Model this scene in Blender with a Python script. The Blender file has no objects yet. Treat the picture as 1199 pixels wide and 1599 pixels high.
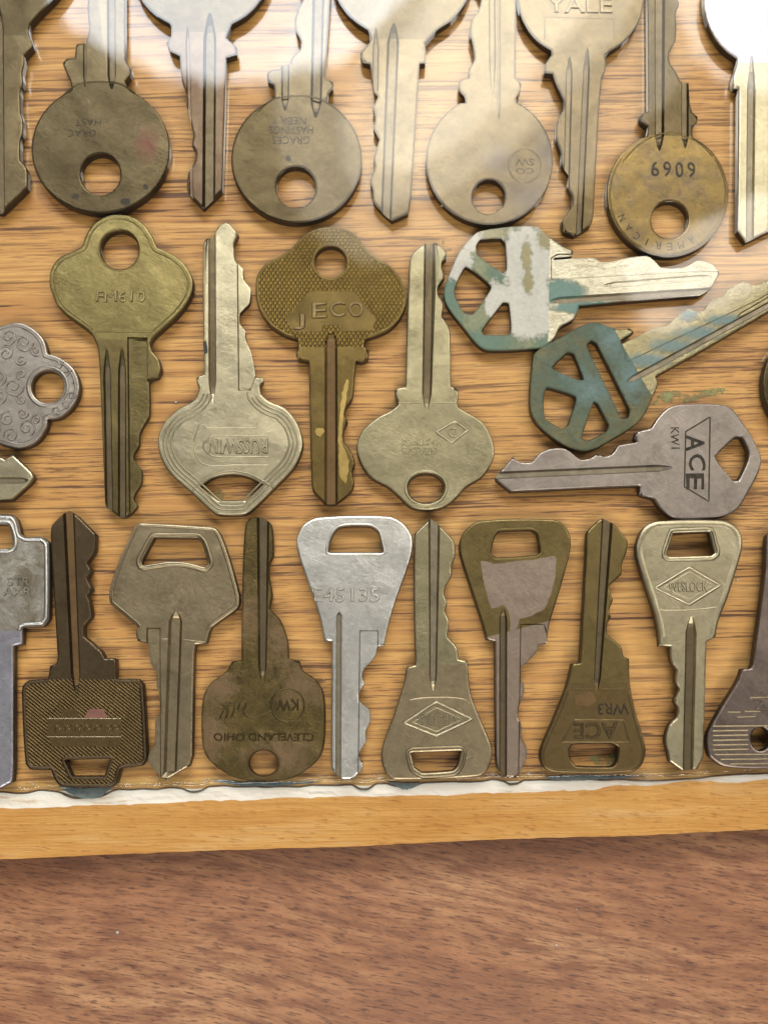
import bpy, math, random
import numpy as np
from mathutils import Vector, Matrix
from mathutils.geometry import delaunay_2d_cdt

random.seed(7)
rng = np.random.default_rng(7)
SC = bpy.context.scene
COL = SC.collection
MM = 0.001

# ------------------------------------------------------------------ camera
# lengths in mm; the point under the middle of the picture is the origin, z = 0 is the wooden face
W, H = 1199.0, 1599.0
TILT = math.radians(8.0)
VFOV = math.radians(45.0)
FPX = H / 2 / math.tan(VFOV / 2)
DIST = 241.0
CAMP = np.array([0.0, -DIST * math.sin(TILT), DIST * math.cos(TILT)])
cam_d = bpy.data.cameras.new('camera')
cam = bpy.data.objects.new('camera', cam_d)
COL.objects.link(cam)
cam.location = Vector(CAMP * MM)
cam.rotation_euler = (TILT, 0, 0)
cam_d.sensor_fit = 'VERTICAL'
cam_d.sensor_height = 24.0
cam_d.lens = 12.0 / math.tan(VFOV / 2)
cam_d.clip_start = 0.005
cam_d.clip_end = 20.0
cam_d.dof.use_dof = True
cam_d.dof.focus_distance = 0.238
cam_d.dof.aperture_fstop = 7.5
SC.camera = cam


def ray(x, y):
    u, v = (x - W / 2) / FPX, -(y - H / 2) / FPX
    d = np.array([u, v, -1.0])
    c, s = math.cos(TILT), math.sin(TILT)
    d = np.array([d[0], c * d[1] - s * d[2], s * d[1] + c * d[2]])
    return d / np.linalg.norm(d)


def at(x, y, z=0.0):
    """a place measured on the photograph -> millimetres on the level z of the board"""
    d = ray(x, y)
    return CAMP + d * ((z - CAMP[2]) / d[2])


# ------------------------------------------------------------------ world and lamps
wd = bpy.data.worlds.new('World')
SC.world = wd
wd.use_nodes = True
bg = wd.node_tree.nodes['Background']
bg.inputs[0].default_value = (1.0, 0.93, 0.83, 1)
bg.inputs[1].default_value = 0.08
vs = SC.view_settings
vs.view_transform = 'Standard'
vs.look = 'None'
vs.exposure = 0.0
vs.gamma = 1.0


def lamp(name, px, py, wpx, hpx, rad, col, height=1600.0, shape='ELLIPSE', rot=0.0):
    """overhead area lamp whose mirror image lies at (px, py) in the glossy coat; rad = radiance"""
    d = ray(px, py)
    p = at(px, py, 3.0)
    r = np.array([d[0], d[1], -d[2]])
    k = (height - 3.0) / r[2]
    q = p + r * k
    dist = k + np.linalg.norm(p - CAMP)
    ld = bpy.data.lights.new(name, 'AREA')
    ld.shape = shape
    ld.size = wpx / FPX * dist * MM
    ld.size_y = hpx / FPX * dist * MM
    area = ld.size * ld.size_y * (math.pi / 4 if shape == 'ELLIPSE' else 1)
    ld.energy = rad * math.pi * area
    ld.color = col
    o = bpy.data.objects.new(name, ld)
    COL.objects.link(o)
    o.location = Vector(q * MM)
    z = Vector(r).normalized()                     # lamp shines along -z, back to the board
    x = Vector((1, 0, 0)) - z * z.x
    x.normalize()
    y = z.cross(x)
    m = Matrix((x, y, z)).transposed()
    o.rotation_euler = (m @ Matrix.Rotation(math.radians(rot), 3, 'Z')).to_euler()
    return o


lamp('round_ceiling_lamp', 350, -165, 600, 500, 13.0, (0.87, 0.93, 1.0))
lamp('warm_ceiling_lamp', 800, -10, 190, 620, 5.5, (1.0, 0.92, 0.76), rot=-38)
lamp('warm_ceiling_lamp_rim', 800, -10, 300, 720, 4.0, (1.0, 0.92, 0.76), rot=-38, height=1620.0)
lamp('warm_ceiling_lamp_glow', 800, -10, 540, 900, 3.2, (1.0, 0.92, 0.76), rot=-38, height=1640.0)
lamp('window_lamp', 1250, -40, 330, 330, 7.0, (1.0, 0.98, 0.95))
lamp('small_ceiling_lamp', 1165, 385, 360, 120, 7.0, (1.0, 0.94, 0.84), shape='RECTANGLE', rot=28)
lamp('added_fill_right', 1850, 500, 330, 480, 12.0, (1.0, 0.93, 0.82), shape='RECTANGLE')  # unseen fill, added to light the keys from the right
lamp('added_fill_left', -700, 350, 330, 480, 5.0, (1.0, 0.93, 0.84), shape='RECTANGLE')  # added left-hand fill outside the view, evens out the shadows
lamp('added_fill_front', 650, 2350, 900, 420, 12.0, (1.0, 0.94, 0.86), shape='RECTANGLE')  # invented front fill, brightens the board's front edge

# ------------------------------------------------------------------ materials


def lin(r, g, b):
    def f(c):
        c /= 255.0
        return c / 12.92 if c <= 0.04045 else ((c + 0.055) / 1.055) ** 2.4
    return (f(r), f(g), f(b), 1.0)


class NT:
    def __init__(s, name):
        s.m = bpy.data.materials.new(name)
        s.m.use_nodes = True
        s.n = s.m.node_tree.nodes
        s.l = s.m.node_tree.links
        s.b = s.n['Principled BSDF']
        s.co = s.n.new('ShaderNodeTexCoord')

    def new(s, t, **kw):
        n = s.n.new(t)
        for k, v in kw.items():
            setattr(n, k, v)
        return n

    def link(s, a, b):
        s.l.new(a, b)

    def mapping(s, scale=(1, 1, 1), rot=(0, 0, 0), src=None, loc=(0, 0, 0)):
        src = src or s.co.outputs['Object']
        if any(rot):                               # turn first, then stretch
            r = s.new('ShaderNodeMapping')
            r.inputs['Rotation'].default_value = rot
            s.link(src, r.inputs['Vector'])
            src = r.outputs['Vector']
        m = s.new('ShaderNodeMapping')
        m.inputs['Scale'].default_value = scale
        m.inputs['Location'].default_value = loc
        s.link(src, m.inputs['Vector'])
        return m.outputs['Vector']

    def noise(s, vec, scale=1.0, detail=4.0, rough=0.55, dist=0.0):
        n = s.new('ShaderNodeTexNoise')
        n.inputs['Scale'].default_value = scale
        n.inputs['Detail'].default_value = detail
        n.inputs['Roughness'].default_value = rough
        n.inputs['Distortion'].default_value = dist
        s.link(vec, n.inputs['Vector'])
        return n.outputs['Fac']

    def ramp(s, fac, stops):
        r = s.new('ShaderNodeValToRGB')
        el = r.color_ramp.elements
        while len(el) < len(stops):
            el.new(0.5)
        for e, (p, c) in zip(el, stops):
            e.position = p
            e.color = c if len(c) == 4 else (*c, 1)
        s.link(fac, r.inputs['Fac'])
        return r.outputs['Color']

    def mix(s, fac, a, b, mode='MIX'):
        m = s.new('ShaderNodeMix', data_type='RGBA', blend_type=mode)
        for sock, v in ((m.inputs[0], fac), (m.inputs[6], a), (m.inputs[7], b)):
            if isinstance(v, (int, float)):
                sock.default_value = v
            elif isinstance(v, tuple):
                sock.default_value = v
            else:
                s.link(v, sock)
        return m.outputs[2]

    def math(s, op, a, b=None):
        m = s.new('ShaderNodeMath', operation=op)
        for i, v in enumerate((a, b)):
            if v is None:
                continue
            if isinstance(v, (int, float)):
                m.inputs[i].default_value = v
            else:
                s.link(v, m.inputs[i])
        return m.outputs[0]

    def spots(s, ells, vec, lo=0.35, hi=0.6, nscale=420.0, namp=0.9):
        """mask of uneven deposits: ellipses (x, y, rx, ry in m, object space) broken up by noise"""
        best = None
        for (x, y, rx, ry) in ells:
            m = s.mapping((1 / rx, 1 / ry, 0), loc=(-x / rx, -y / ry, 0))
            ln = s.new('ShaderNodeVectorMath', operation='LENGTH')
            s.link(m, ln.inputs[0])
            f = s.math('SUBTRACT', 1.0, ln.outputs['Value'])
            best = f if best is None else s.math('MAXIMUM', best, f)
        n = s.noise(vec, nscale, 6, 0.65, 0.3)
        v = s.math('ADD', best, s.math('MULTIPLY', s.math('SUBTRACT', n, 0.5), namp))
        return s.ramp(v, [(lo, (0, 0, 0)), (hi, (1, 1, 1))])

    def bump(s, h, strength=0.3, dist=0.0002):
        b = s.new('ShaderNodeBump')
        b.inputs['Strength'].default_value = strength
        b.inputs['Distance'].default_value = dist
        s.link(h, b.inputs['Height'])
        s.link(b.outputs['Normal'], s.b.inputs['Normal'])

    def coat(s, weight=1.0, rough=0.03):
        """clear resin film: level and glossy whatever lies under it, with a slight ripple"""
        g = s.new('ShaderNodeNewGeometry')
        nz = s.new('ShaderNodeTexNoise')
        nz.inputs['Scale'].default_value = 120.0
        nz.inputs['Detail'].default_value = 3.0
        s.link(g.outputs['Position'], nz.inputs['Vector'])
        v = s.new('ShaderNodeVectorMath', operation='MULTIPLY_ADD')
        s.link(nz.outputs['Color'], v.inputs[0])
        v.inputs[1].default_value = (0.012, 0.012, 0.0)
        v.inputs[2].default_value = (-0.006, -0.006, 1.0)
        s.link(v.outputs[0], s.b.inputs['Coat Normal'])
        s.b.inputs['Coat Weight'].default_value = weight
        s.b.inputs['Coat Roughness'].default_value = rough
        s.b.inputs['Coat IOR'].default_value = 1.5


PAL = {}
_relief = {}


def relief(mat):
    """the rubbed, brighter tops of raised letters and lines in that metal"""
    if mat.name not in PAL:
        return mat
    if mat.name not in _relief:
        b, d = PAL[mat.name]
        up = lambda c: tuple(min(0.9, q * 1.15 + 0.01) for q in c[:3]) + (1,)
        _relief[mat.name] = metal('rubbed_' + mat.name, up(b), up(d), rough=0.3)
    return _relief[mat.name]


def metal(name, base, dark, patina=None, amount=0.35, rough=0.32, metallic=1.0, scratch=0.3, pattern=None, pit=0.5, soft=0.75, spot=None):
    t = NT(name)
    inf = t.new('ShaderNodeObjectInfo')
    off = t.new('ShaderNodeVectorMath', operation='MULTIPLY_ADD')
    t.link(inf.outputs['Random'], off.inputs[0])
    off.inputs[1].default_value = (0.7, 0.4, 0.3)
    t.link(t.co.outputs['Object'], off.inputs[2])
    vec = off.outputs[0]
    big = t.noise(t.mapping((1, 1, 1), src=vec), 130, 5, 0.6)
    fine = t.noise(t.mapping((1, 1, 1), src=vec), 900, 6, 0.7)
    scr = t.noise(t.mapping((500, 9000, 500), (0, 0, 0.5), src=vec), 1.0, 3, 0.6)
    c = t.mix(t.ramp(big, [(0.25, (0, 0, 0)), (0.8, (0.8, 0.8, 0.8))]), base, dark)
    if patina is not None:
        pn = t.noise(t.mapping((1, 1, 1), src=vec, loc=(0.3, 0.1, 0)), 170, 6, 0.68, 0.5)
        c = t.mix(t.ramp(pn, [(0.62 - amount * 0.35, (0, 0, 0)), (0.86 - amount * 0.3, (soft, soft, soft))]), c, patina)
    c = t.mix(0.4, c, t.ramp(fine, [(0.30, (0.55, 0.53, 0.50)), (0.55, (1, 1, 1))]), 'MULTIPLY')
    dent = t.noise(t.mapping((1, 1, 1), src=vec, loc=(0.9, 0.2, 0)), 75, 2, 0.5)
    lines = t.noise(t.mapping((160, 7000, 1), (0, 0, 0.9), src=vec), 1.0, 2, 0.5)
    lines2 = t.noise(t.mapping((200, 8000, 1), (0, 0, -0.35), src=vec, loc=(4, 2, 0)), 1.0, 2, 0.5)
    ln = t.math('MAXIMUM', t.ramp(lines, [(0.66, (0, 0, 0)), (0.72, (1, 1, 1))]), t.ramp(lines2, [(0.66, (0, 0, 0)), (0.72, (1, 1, 1))]))
    c = t.mix(t.math('MULTIPLY', ln, 0.75), c, t.mix(1.0, c, (1.6, 1.6, 1.55, 1), 'MULTIPLY'))
    if spot is not None:
        c = t.mix(t.spots(spot[0], vec, spot[2], spot[3]), c, spot[1])
    h = t.math('ADD', t.math('ADD', t.math('MULTIPLY', fine, pit), t.math('MULTIPLY', scr, scratch)), t.math('MULTIPLY', dent, 6.0))
    if pattern == 'knurl':
        a = t.mapping((1, 1, 1), (0, 0, math.radians(33)), src=t.co.outputs['Object'])
        b = t.mapping((1, 1, 1), (0, 0, math.radians(-33)), src=t.co.outputs['Object'])
        hs = []
        for q in (a, b):
            w = t.new('ShaderNodeTexWave', wave_type='BANDS', bands_direction='X')
            w.inputs['Scale'].default_value = 1.0 / 0.00074 / 3.183
            t.link(q, w.inputs['Vector'])
            hs.append(w.outputs['Fac'])
        k = t.math('MULTIPLY', hs[0], hs[1])
        c = t.mix(t.ramp(k, [(0.08, (0, 0, 0)), (0.5, (1, 1, 1))]), t.mix(1.0, c, (0.42, 0.36, 0.28, 1), 'MULTIPLY'), t.mix(1.0, c, (2.3, 2.25, 1.9, 1), 'MULTIPLY'))
        h = t.math('ADD', t.math('MULTIPLY', k, 2.2), t.math('MULTIPLY', h, 0.4))
    if pattern == 'hatch':
        a = t.mapping((1, 1, 1), (0, 0, math.radians(-52)), src=t.co.outputs['Object'])
        w = t.new('ShaderNodeTexWave', wave_type='BANDS', bands_direction='X')
        w.inputs['Scale'].default_value = 1.0 / 0.00052 / 3.183
        t.link(a, w.inputs['Vector'])
        k = w.outputs['Fac']
        c = t.mix(t.ramp(k, [(0.25, (0, 0, 0)), (0.8, (1, 1, 1))]), t.mix(1.0, c, (0.6, 0.55, 0.5, 1), 'MULTIPLY'), t.mix(1.0, c, (1.4, 1.38, 1.25, 1), 'MULTIPLY'))
        h = t.math('ADD', t.math('MULTIPLY', k, 1.6), t.math('MULTIPLY', h, 0.4))
    t.link(c, t.b.inputs['Base Color'])
    t.b.inputs['Metallic'].default_value = metallic
    rr = t.new('ShaderNodeMapRange')
    rr.inputs[3].default_value = rough - 0.08
    rr.inputs[4].default_value = rough + 0.12
    t.link(big, rr.inputs[0])
    t.link(rr.outputs[0], t.b.inputs['Roughness'])
    t.bump(h, 0.7, 0.00012)
    t.coat()
    PAL[name] = (base, dark)
    return t.m


def corroded(name, base, layers, metallic=0.5, rough=0.5):
    """tarnished metal under chalky and coloured crusts; layers = (ellipses, colour, lo, hi, noise scale, noise amount)"""
    t = NT(name)
    vec = t.co.outputs['Object']
    n = t.noise(vec, 260, 6, 0.65)
    fine = t.noise(vec, 1300, 5, 0.7)
    c = t.mix(t.ramp(n, [(0.35, (0, 0, 0)), (0.65, (1, 1, 1))]), base[0], base[1])
    h = fine
    met = None
    for i, (ells, col, lo, hi, ns, na) in enumerate(layers):
        m = t.spots(ells, t.mapping((1, 1, 1), loc=(i * 0.13, 0.05 * i, 0)), lo, hi, ns, na)
        c = t.mix(m, c, col)
        h = t.math('ADD', h, t.math('MULTIPLY', m, 0.8))
        met = m if met is None else t.math('MAXIMUM', met, m)
    c = t.mix(0.35, c, t.ramp(fine, [(0.32, (0.55, 0.55, 0.5)), (0.6, (1, 1, 1))]), 'MULTIPLY')
    t.link(c, t.b.inputs['Base Color'])
    t.link(t.math('MULTIPLY', t.math('SUBTRACT', 1.0, met), metallic), t.b.inputs['Metallic'])
    t.b.inputs['Roughness'].default_value = rough
    t.bump(h, 0.7, 0.00025)
    t.coat()
    return t.m


def dull(name, c0, c1, scale=400, rough=0.6, metallic=0.0, coat=1.0, mid=0.5):
    t = NT(name)
    n = t.noise(t.mapping(), scale, 6, 0.68, 0.4)
    t.link(t.ramp(n, [(mid - 0.14, c0), (mid + 0.14, c1)]), t.b.inputs['Base Color'])
    t.b.inputs['Roughness'].default_value = rough
    t.b.inputs['Metallic'].default_value = metallic
    t.bump(n, 0.4, 0.0002)
    if coat:
        t.coat(coat)
    return t.m


M = {}
M['olive'] = metal('olive_brass', lin(88, 77, 55), lin(74, 64, 45), lin(58, 49, 35), 0.25)
M['gold'] = metal('yellow_brass', lin(134, 121, 78), lin(118, 105, 66), lin(98, 85, 53), 0.2)
M['goldrim'] = metal('tarnished_gold_brass', lin(128, 108, 66), lin(106, 90, 60), lin(80, 74, 68), 0.5)
M['goldblade'] = metal('brown_brass', lin(116, 100, 67), lin(94, 79, 53), lin(74, 60, 41), 0.3)
M['goldmid'] = metal('mid_brass', lin(120, 107, 70), lin(102, 90, 58), lin(84, 71, 48), 0.3)
M['tan'] = metal('tan_brass', lin(106, 93, 68), lin(90, 78, 56), lin(70, 60, 44), 0.3)
M['redbrass'] = metal('reddish_brass', lin(104, 88, 70), lin(86, 71, 56), lin(92, 66, 50), 0.35)
M['nickel'] = metal('nickel', lin(178, 169, 141), lin(158, 149, 121), lin(134, 125, 98), 0.2, 0.34)
M['nickel_green'] = metal('greenish_nickel', lin(160, 152, 121), lin(139, 131, 103), lin(116, 107, 81), 0.25, 0.36)
M['steel'] = metal('grey_steel', lin(150, 141, 133), lin(126, 118, 111), lin(100, 92, 85), 0.3, 0.42)
M['silver'] = metal('bright_silver', lin(218, 217, 212), lin(196, 195, 188), lin(178, 174, 160), 0.2, 0.33)
M['darksilver'] = metal('dull_silver', lin(164, 156, 146), lin(128, 121, 112), lin(96, 88, 80), 0.3, 0.4)
M['pitted'] = metal('pitted_silver', lin(200, 197, 188), lin(160, 152, 136), lin(122, 108, 82), 0.55, 0.36, pit=0.9, soft=1.0)
M['bluesteel'] = metal('blue_grey_steel', lin(176, 175, 184), lin(152, 151, 162), lin(126, 124, 132), 0.25, 0.4)
M['warmnickel'] = metal('warm_nickel', lin(160, 146, 118), lin(136, 123, 97), lin(110, 97, 74), 0.25, 0.36)
M['knurl'] = metal('knurled_brass', lin(146, 128, 78), lin(120, 102, 62), lin(96, 80, 54), 0.3, 0.36, pattern='knurl')
M['jeco'] = metal('stained_brass', lin(116, 98, 57), lin(92, 77, 46), lin(72, 59, 42), 0.35, 0.4)
M['hatch'] = metal('hatched_bronze', lin(108, 92, 64), lin(86, 72, 50), lin(66, 53, 36), 0.3, 0.4, pattern='hatch')
M['bronze'] = metal('dark_bronze', lin(94, 80, 60), lin(76, 64, 47), lin(64, 50, 35), 0.35, 0.42)
M['rust'] = metal('rusty_bronze', lin(94, 80, 48), lin(68, 57, 34), lin(112, 82, 48), 0.5, 0.5, 0.7, pit=0.8, soft=1.0)
M['darkbrass'] = metal('dark_yellow_brass', lin(118, 103, 66), lin(96, 83, 52), lin(78, 66, 42), 0.3, 0.4)
M['plate'] = metal('worn_grey_plating', lin(148, 133, 119), lin(134, 119, 106), lin(122, 108, 92), 0.2, 0.42)
M['brownplate'] = metal('brown_brass_plate', lin(110, 93, 62), lin(90, 76, 49), lin(104, 80, 46), 0.3, 0.42)
M['purple'] = metal('dark_nickel', lin(132, 119, 111), lin(106, 94, 88), lin(86, 75, 69), 0.3, 0.34)
M['verdigris'] = dull('verdigris', lin(112, 134, 112), lin(166, 166, 128), 300, 0.6, 0.25)
M['teal'] = dull('teal_verdigris', lin(84, 106, 96), lin(112, 114, 80), 260, 0.55, 0.3)
M['bluegreen'] = dull('blue_verdigris', lin(116, 138, 138), lin(98, 122, 112), 330, 0.5, 0.15)
M['whitepaint'] = dull('white_deposit', lin(214, 212, 204), lin(190, 190, 170), 300, 0.5, 0.0, mid=0.6)
M['blacktar'] = dull('black_tarnish', lin(46, 44, 44), lin(70, 64, 58), 500, 0.5, 0.3)
M['grime'] = metal('groove_grime', lin(112, 99, 75), lin(88, 77, 59), lin(66, 56, 43), 0.3, 0.4, 0.9)
M['rustgrime'] = metal('rusty_groove', lin(116, 90, 54), lin(92, 70, 40), lin(70, 54, 34), 0.35, 0.5, 0.6)
M['greygrime'] = metal('grey_groove', lin(142, 132, 112), lin(114, 105, 88), lin(86, 78, 64), 0.35, 0.42, 0.8)
M['sidewall'] = metal('side_shade', lin(74, 64, 48), lin(56, 48, 36), lin(40, 34, 26), 0.4, 0.5, 0.8)  # shade on the key sides, put into the colour
M['wornstamp'] = dull('worn_stamp', lin(30, 25, 18), lin(64, 55, 40), 700, 0.5, 0.5)
M['stamp'] = dull('stamped_ink', lin(48, 42, 34), lin(72, 62, 48), 900, 0.6, 0.3)
M['redstain'] = metal('red_stain', lin(140, 92, 84), lin(132, 100, 84), lin(150, 126, 100), 0.3, 0.5, 0.5)
M['greenstain'] = dull('green_residue', lin(132, 140, 92), lin(158, 150, 88), 300, 0.5)
_nt = M['greenstain'].node_tree
_n = _nt.nodes.new('ShaderNodeTexNoise')
_n.inputs['Scale'].default_value = 350
_n.inputs['Detail'].default_value = 5
_r = _nt.nodes.new('ShaderNodeValToRGB')
_r.color_ramp.elements[0].position = 0.42
_r.color_ramp.elements[1].position = 0.62
_nt.links.new(_nt.nodes['Texture Coordinate'].outputs['Object'], _n.inputs['Vector'])
_nt.links.new(_n.outputs['Fac'], _r.inputs['Fac'])
_nt.links.new(_r.outputs['Color'], _nt.nodes['Principled BSDF'].inputs['Alpha'])
M['yellowstain'] = metal('yellow_patina', lin(176, 150, 84), lin(150, 128, 74), lin(128, 108, 62), 0.3, 0.4, 0.7)


def oak():
    t = NT('oak_face')
    v = t.co.outputs['Object']
    rot = (0, 0, math.radians(-1.2))
    wob = t.noise(t.mapping((14, 60, 1), rot, src=v), 1.0, 3, 0.5)
    w2 = t.new('ShaderNodeVectorMath', operation='MULTIPLY_ADD')
    t.link(wob, w2.inputs[0])
    w2.inputs[1].default_value = (0, 0.0025, 0)
    t.link(v, w2.inputs[2])
    g = w2.outputs[0]
    band = t.noise(t.mapping((5, 130, 1), rot, src=g), 1.0, 4, 0.55)
    mid = t.noise(t.mapping((16, 800, 1), rot, src=g), 1.0, 5, 0.65)
    pore = t.noise(t.mapping((34, 1350, 1), rot, src=g, loc=(3, 1, 0)), 1.0, 4, 0.6)
    patchy = t.noise(t.mapping((9, 70, 1), rot, src=v, loc=(5, 5, 0)), 1.0, 3, 0.6)
    pore2 = t.noise(t.mapping((120, 3300, 1), rot, src=g, loc=(1, 7, 0)), 1.0, 3, 0.65)
    c = t.ramp(band, [(0.30, lin(190, 138, 74)), (0.5, lin(210, 159, 88)), (0.72, lin(226, 178, 106))])
    c = t.mix(t.ramp(mid, [(0.36, (1, 1, 1)), (0.56, (0, 0, 0))]), c, lin(182, 130, 70))
    pm = t.math('MULTIPLY', t.ramp(pore, [(0.545, (0, 0, 0)), (0.59, (1, 1, 1))]), t.ramp(band, [(0.40, (1, 1, 1)), (0.62, (0.28, 0.28, 0.28))]))
    c = t.mix(t.math('MULTIPLY', pm, 0.95), c, lin(84, 50, 26))
    p2 = t.math('MULTIPLY', t.math('MULTIPLY', t.ramp(pore2, [(0.54, (0, 0, 0)), (0.60, (1, 1, 1))]), 0.9), t.ramp(patchy, [(0.4, (0.2, 0.2, 0.2)), (0.6, (1, 1, 1))]))
    c = t.mix(p2, c, lin(108, 68, 36))
    t.link(c, t.b.inputs['Base Color'])
    t.b.inputs['Roughness'].default_value = 0.5
    t.bump(t.math('MULTIPLY', pm, -1.0), 0.3, 0.0002)
    t.coat()
    return t.m


def walnut():
    t = NT('table_walnut')
    v = t.co.outputs['Object']
    rot = (0, 0, math.radians(10))
    wob = t.noise(t.mapping((9, 16, 1), src=v), 1.0, 3, 0.5)
    w2 = t.new('ShaderNodeVectorMath', operation='MULTIPLY_ADD')
    t.link(wob, w2.inputs[0])
    w2.inputs[1].default_value = (0.0, 0.012, 0)
    t.link(v, w2.inputs[2])
    g = w2.outputs[0]
    big = t.noise(t.mapping((16, 60, 1), rot, src=g), 1.0, 5, 0.6)
    mid = t.noise(t.mapping((90, 480, 1), rot, src=g), 1.0, 4, 0.6)
    pore = t.noise(t.mapping((300, 2600, 1), rot, src=g, loc=(2, 5, 0)), 1.0, 4, 0.62)
    long = t.noise(t.mapping((22, 1100, 1), rot, src=g, loc=(7, 3, 0)), 1.0, 4, 0.6)
    fine = t.noise(t.mapping((700, 3600, 1), rot, src=g), 1.0, 3, 0.6)
    c = t.ramp(big, [(0.3, lin(148, 98, 67)), (0.5, lin(176, 124, 87)), (0.7, lin(198, 151, 109))])
    c = t.mix(t.ramp(mid, [(0.38, (1, 1, 1)), (0.58, (0, 0, 0))]), c, lin(140, 93, 65))
    c = t.mix(t.math('MULTIPLY', t.ramp(pore, [(0.545, (0, 0, 0)), (0.61, (1, 1, 1))]), 0.8), c, lin(86, 54, 42))
    c = t.mix(t.math('MULTIPLY', t.ramp(long, [(0.54, (0, 0, 0)), (0.68, (1, 1, 1))]), 0.35), c, lin(118, 76, 58))
    c = t.mix(0.5, c, t.ramp(fine, [(0.35, (0.7, 0.68, 0.66)), (0.6, (1, 1, 1))]), 'MULTIPLY')
    t.link(c, t.b.inputs['Base Color'])
    t.b.inputs['Roughness'].default_value = 0.45
    t.bump(t.math('MULTIPLY', pore, -1.0), 0.35, 0.0002)
    return t.m


def edge_wood():
    t = NT('lacquered_edge')
    v = t.co.outputs['Object']
    a = t.noise(t.mapping((40, 200, 200), (0, 0, 0), src=v), 1.0, 5, 0.6)
    b = t.noise(t.mapping((260, 1400, 1400), (0, 0, 0.2), src=v), 1.0, 4, 0.6)
    c = t.ramp(a, [(0.3, lin(224, 162, 86)), (0.55, lin(243, 187, 108)), (0.75, lin(250, 207, 142))])
    c = t.mix(t.ramp(b, [(0.57, (0, 0, 0)), (0.70, (0.7, 0.7, 0.7))]), c, lin(180, 118, 62))
    gr = t.noise(t.mapping((30, 2200, 2200), src=v, loc=(2, 2, 1)), 1.0, 4, 0.6)
    c = t.mix(t.math('MULTIPLY', t.ramp(gr, [(0.5, (0, 0, 0)), (0.66, (1, 1, 1))]), 0.4), c, lin(198, 134, 66))
    t.link(c, t.b.inputs['Base Color'])
    t.b.inputs['Roughness'].default_value = 0.42
    t.b.inputs['Coat Weight'].default_value = 0.3
    t.bump(t.math('ADD', b, gr), 0.4, 0.0003)
    return t.m


def white_edge():
    t = NT('bare_white_edge')
    v = t.co.outputs['Object']
    a = t.noise(t.mapping((120, 700, 700), src=v), 1.0, 5, 0.65)
    c = t.ramp(a, [(0.28, lin(214, 190, 158)), (0.40, lin(246, 239, 224)), (0.7, lin(252, 249, 240))])
    t.link(c, t.b.inputs['Base Color'])
    t.b.inputs['Roughness'].default_value = 0.6
    t.bump(a, 0.5, 0.0004)
    return t.m


def resin():
    t = NT('clear_resin')
    t.n.remove(t.b)
    tr = t.new('ShaderNodeBsdfTransparent')
    tr.inputs[0].default_value = (0.90, 0.94, 0.95, 1)
    gl = t.new('ShaderNodeBsdfGlossy')
    gl.inputs['Roughness'].default_value = 0.06
    gl.inputs[0].default_value = (1, 1, 1, 1)
    fr = t.new('ShaderNodeFresnel')
    fr.inputs['IOR'].default_value = 1.5
    n = t.noise(t.mapping(), 300, 3, 0.5)
    b = t.new('ShaderNodeBump')
    b.inputs['Strength'].default_value = 0.5
    b.inputs['Distance'].default_value = 0.0008
    t.link(n, b.inputs['Height'])
    t.link(b.outputs[0], gl.inputs['Normal'])
    t.link(b.outputs[0], fr.inputs['Normal'])
    gg = t.new('ShaderNodeNewGeometry')
    f = t.math('MULTIPLY', fr.outputs[0], t.math('SUBTRACT', 1.0, gg.outputs['Backfacing']))
    mx = t.new('ShaderNodeMixShader')
    t.link(f, mx.inputs[0])
    t.link(tr.outputs[0], mx.inputs[1])
    t.link(gl.outputs[0], mx.inputs[2])
    t.link(mx.outputs[0], t.n['Material Output'].inputs['Surface'])
    return t.m


M['oak'] = oak()
M['walnut'] = walnut()
M['edge'] = edge_wood()
M['white'] = white_edge()
M['resin'] = resin()
M['blueresin'] = dull('blue_grey_resin', lin(98, 114, 120), lin(136, 146, 144), 300, 0.12, 0.0)

# ------------------------------------------------------------------ mesh helpers


def link_mesh(name, verts, faces, mats, parent=None, midx=None, smooth=False):
    me = bpy.data.meshes.new(name)
    me.from_pydata([tuple(v) for v in verts], [], faces)
    for m in mats:
        me.materials.append(m)
    if midx is not None:
        me.polygons.foreach_set('material_index', midx)
    if smooth:
        me.polygons.foreach_set('use_smooth', [True] * len(me.polygons))
    me.update()
    o = bpy.data.objects.new(name, me)
    COL.objects.link(o)
    if parent is not None:
        o.parent = parent
    return o


def empty(name, loc):
    o = bpy.data.objects.new(name, None)
    o.empty_display_size = 0.01
    COL.objects.link(o)
    o.location = Vector(loc)
    return o


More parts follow.
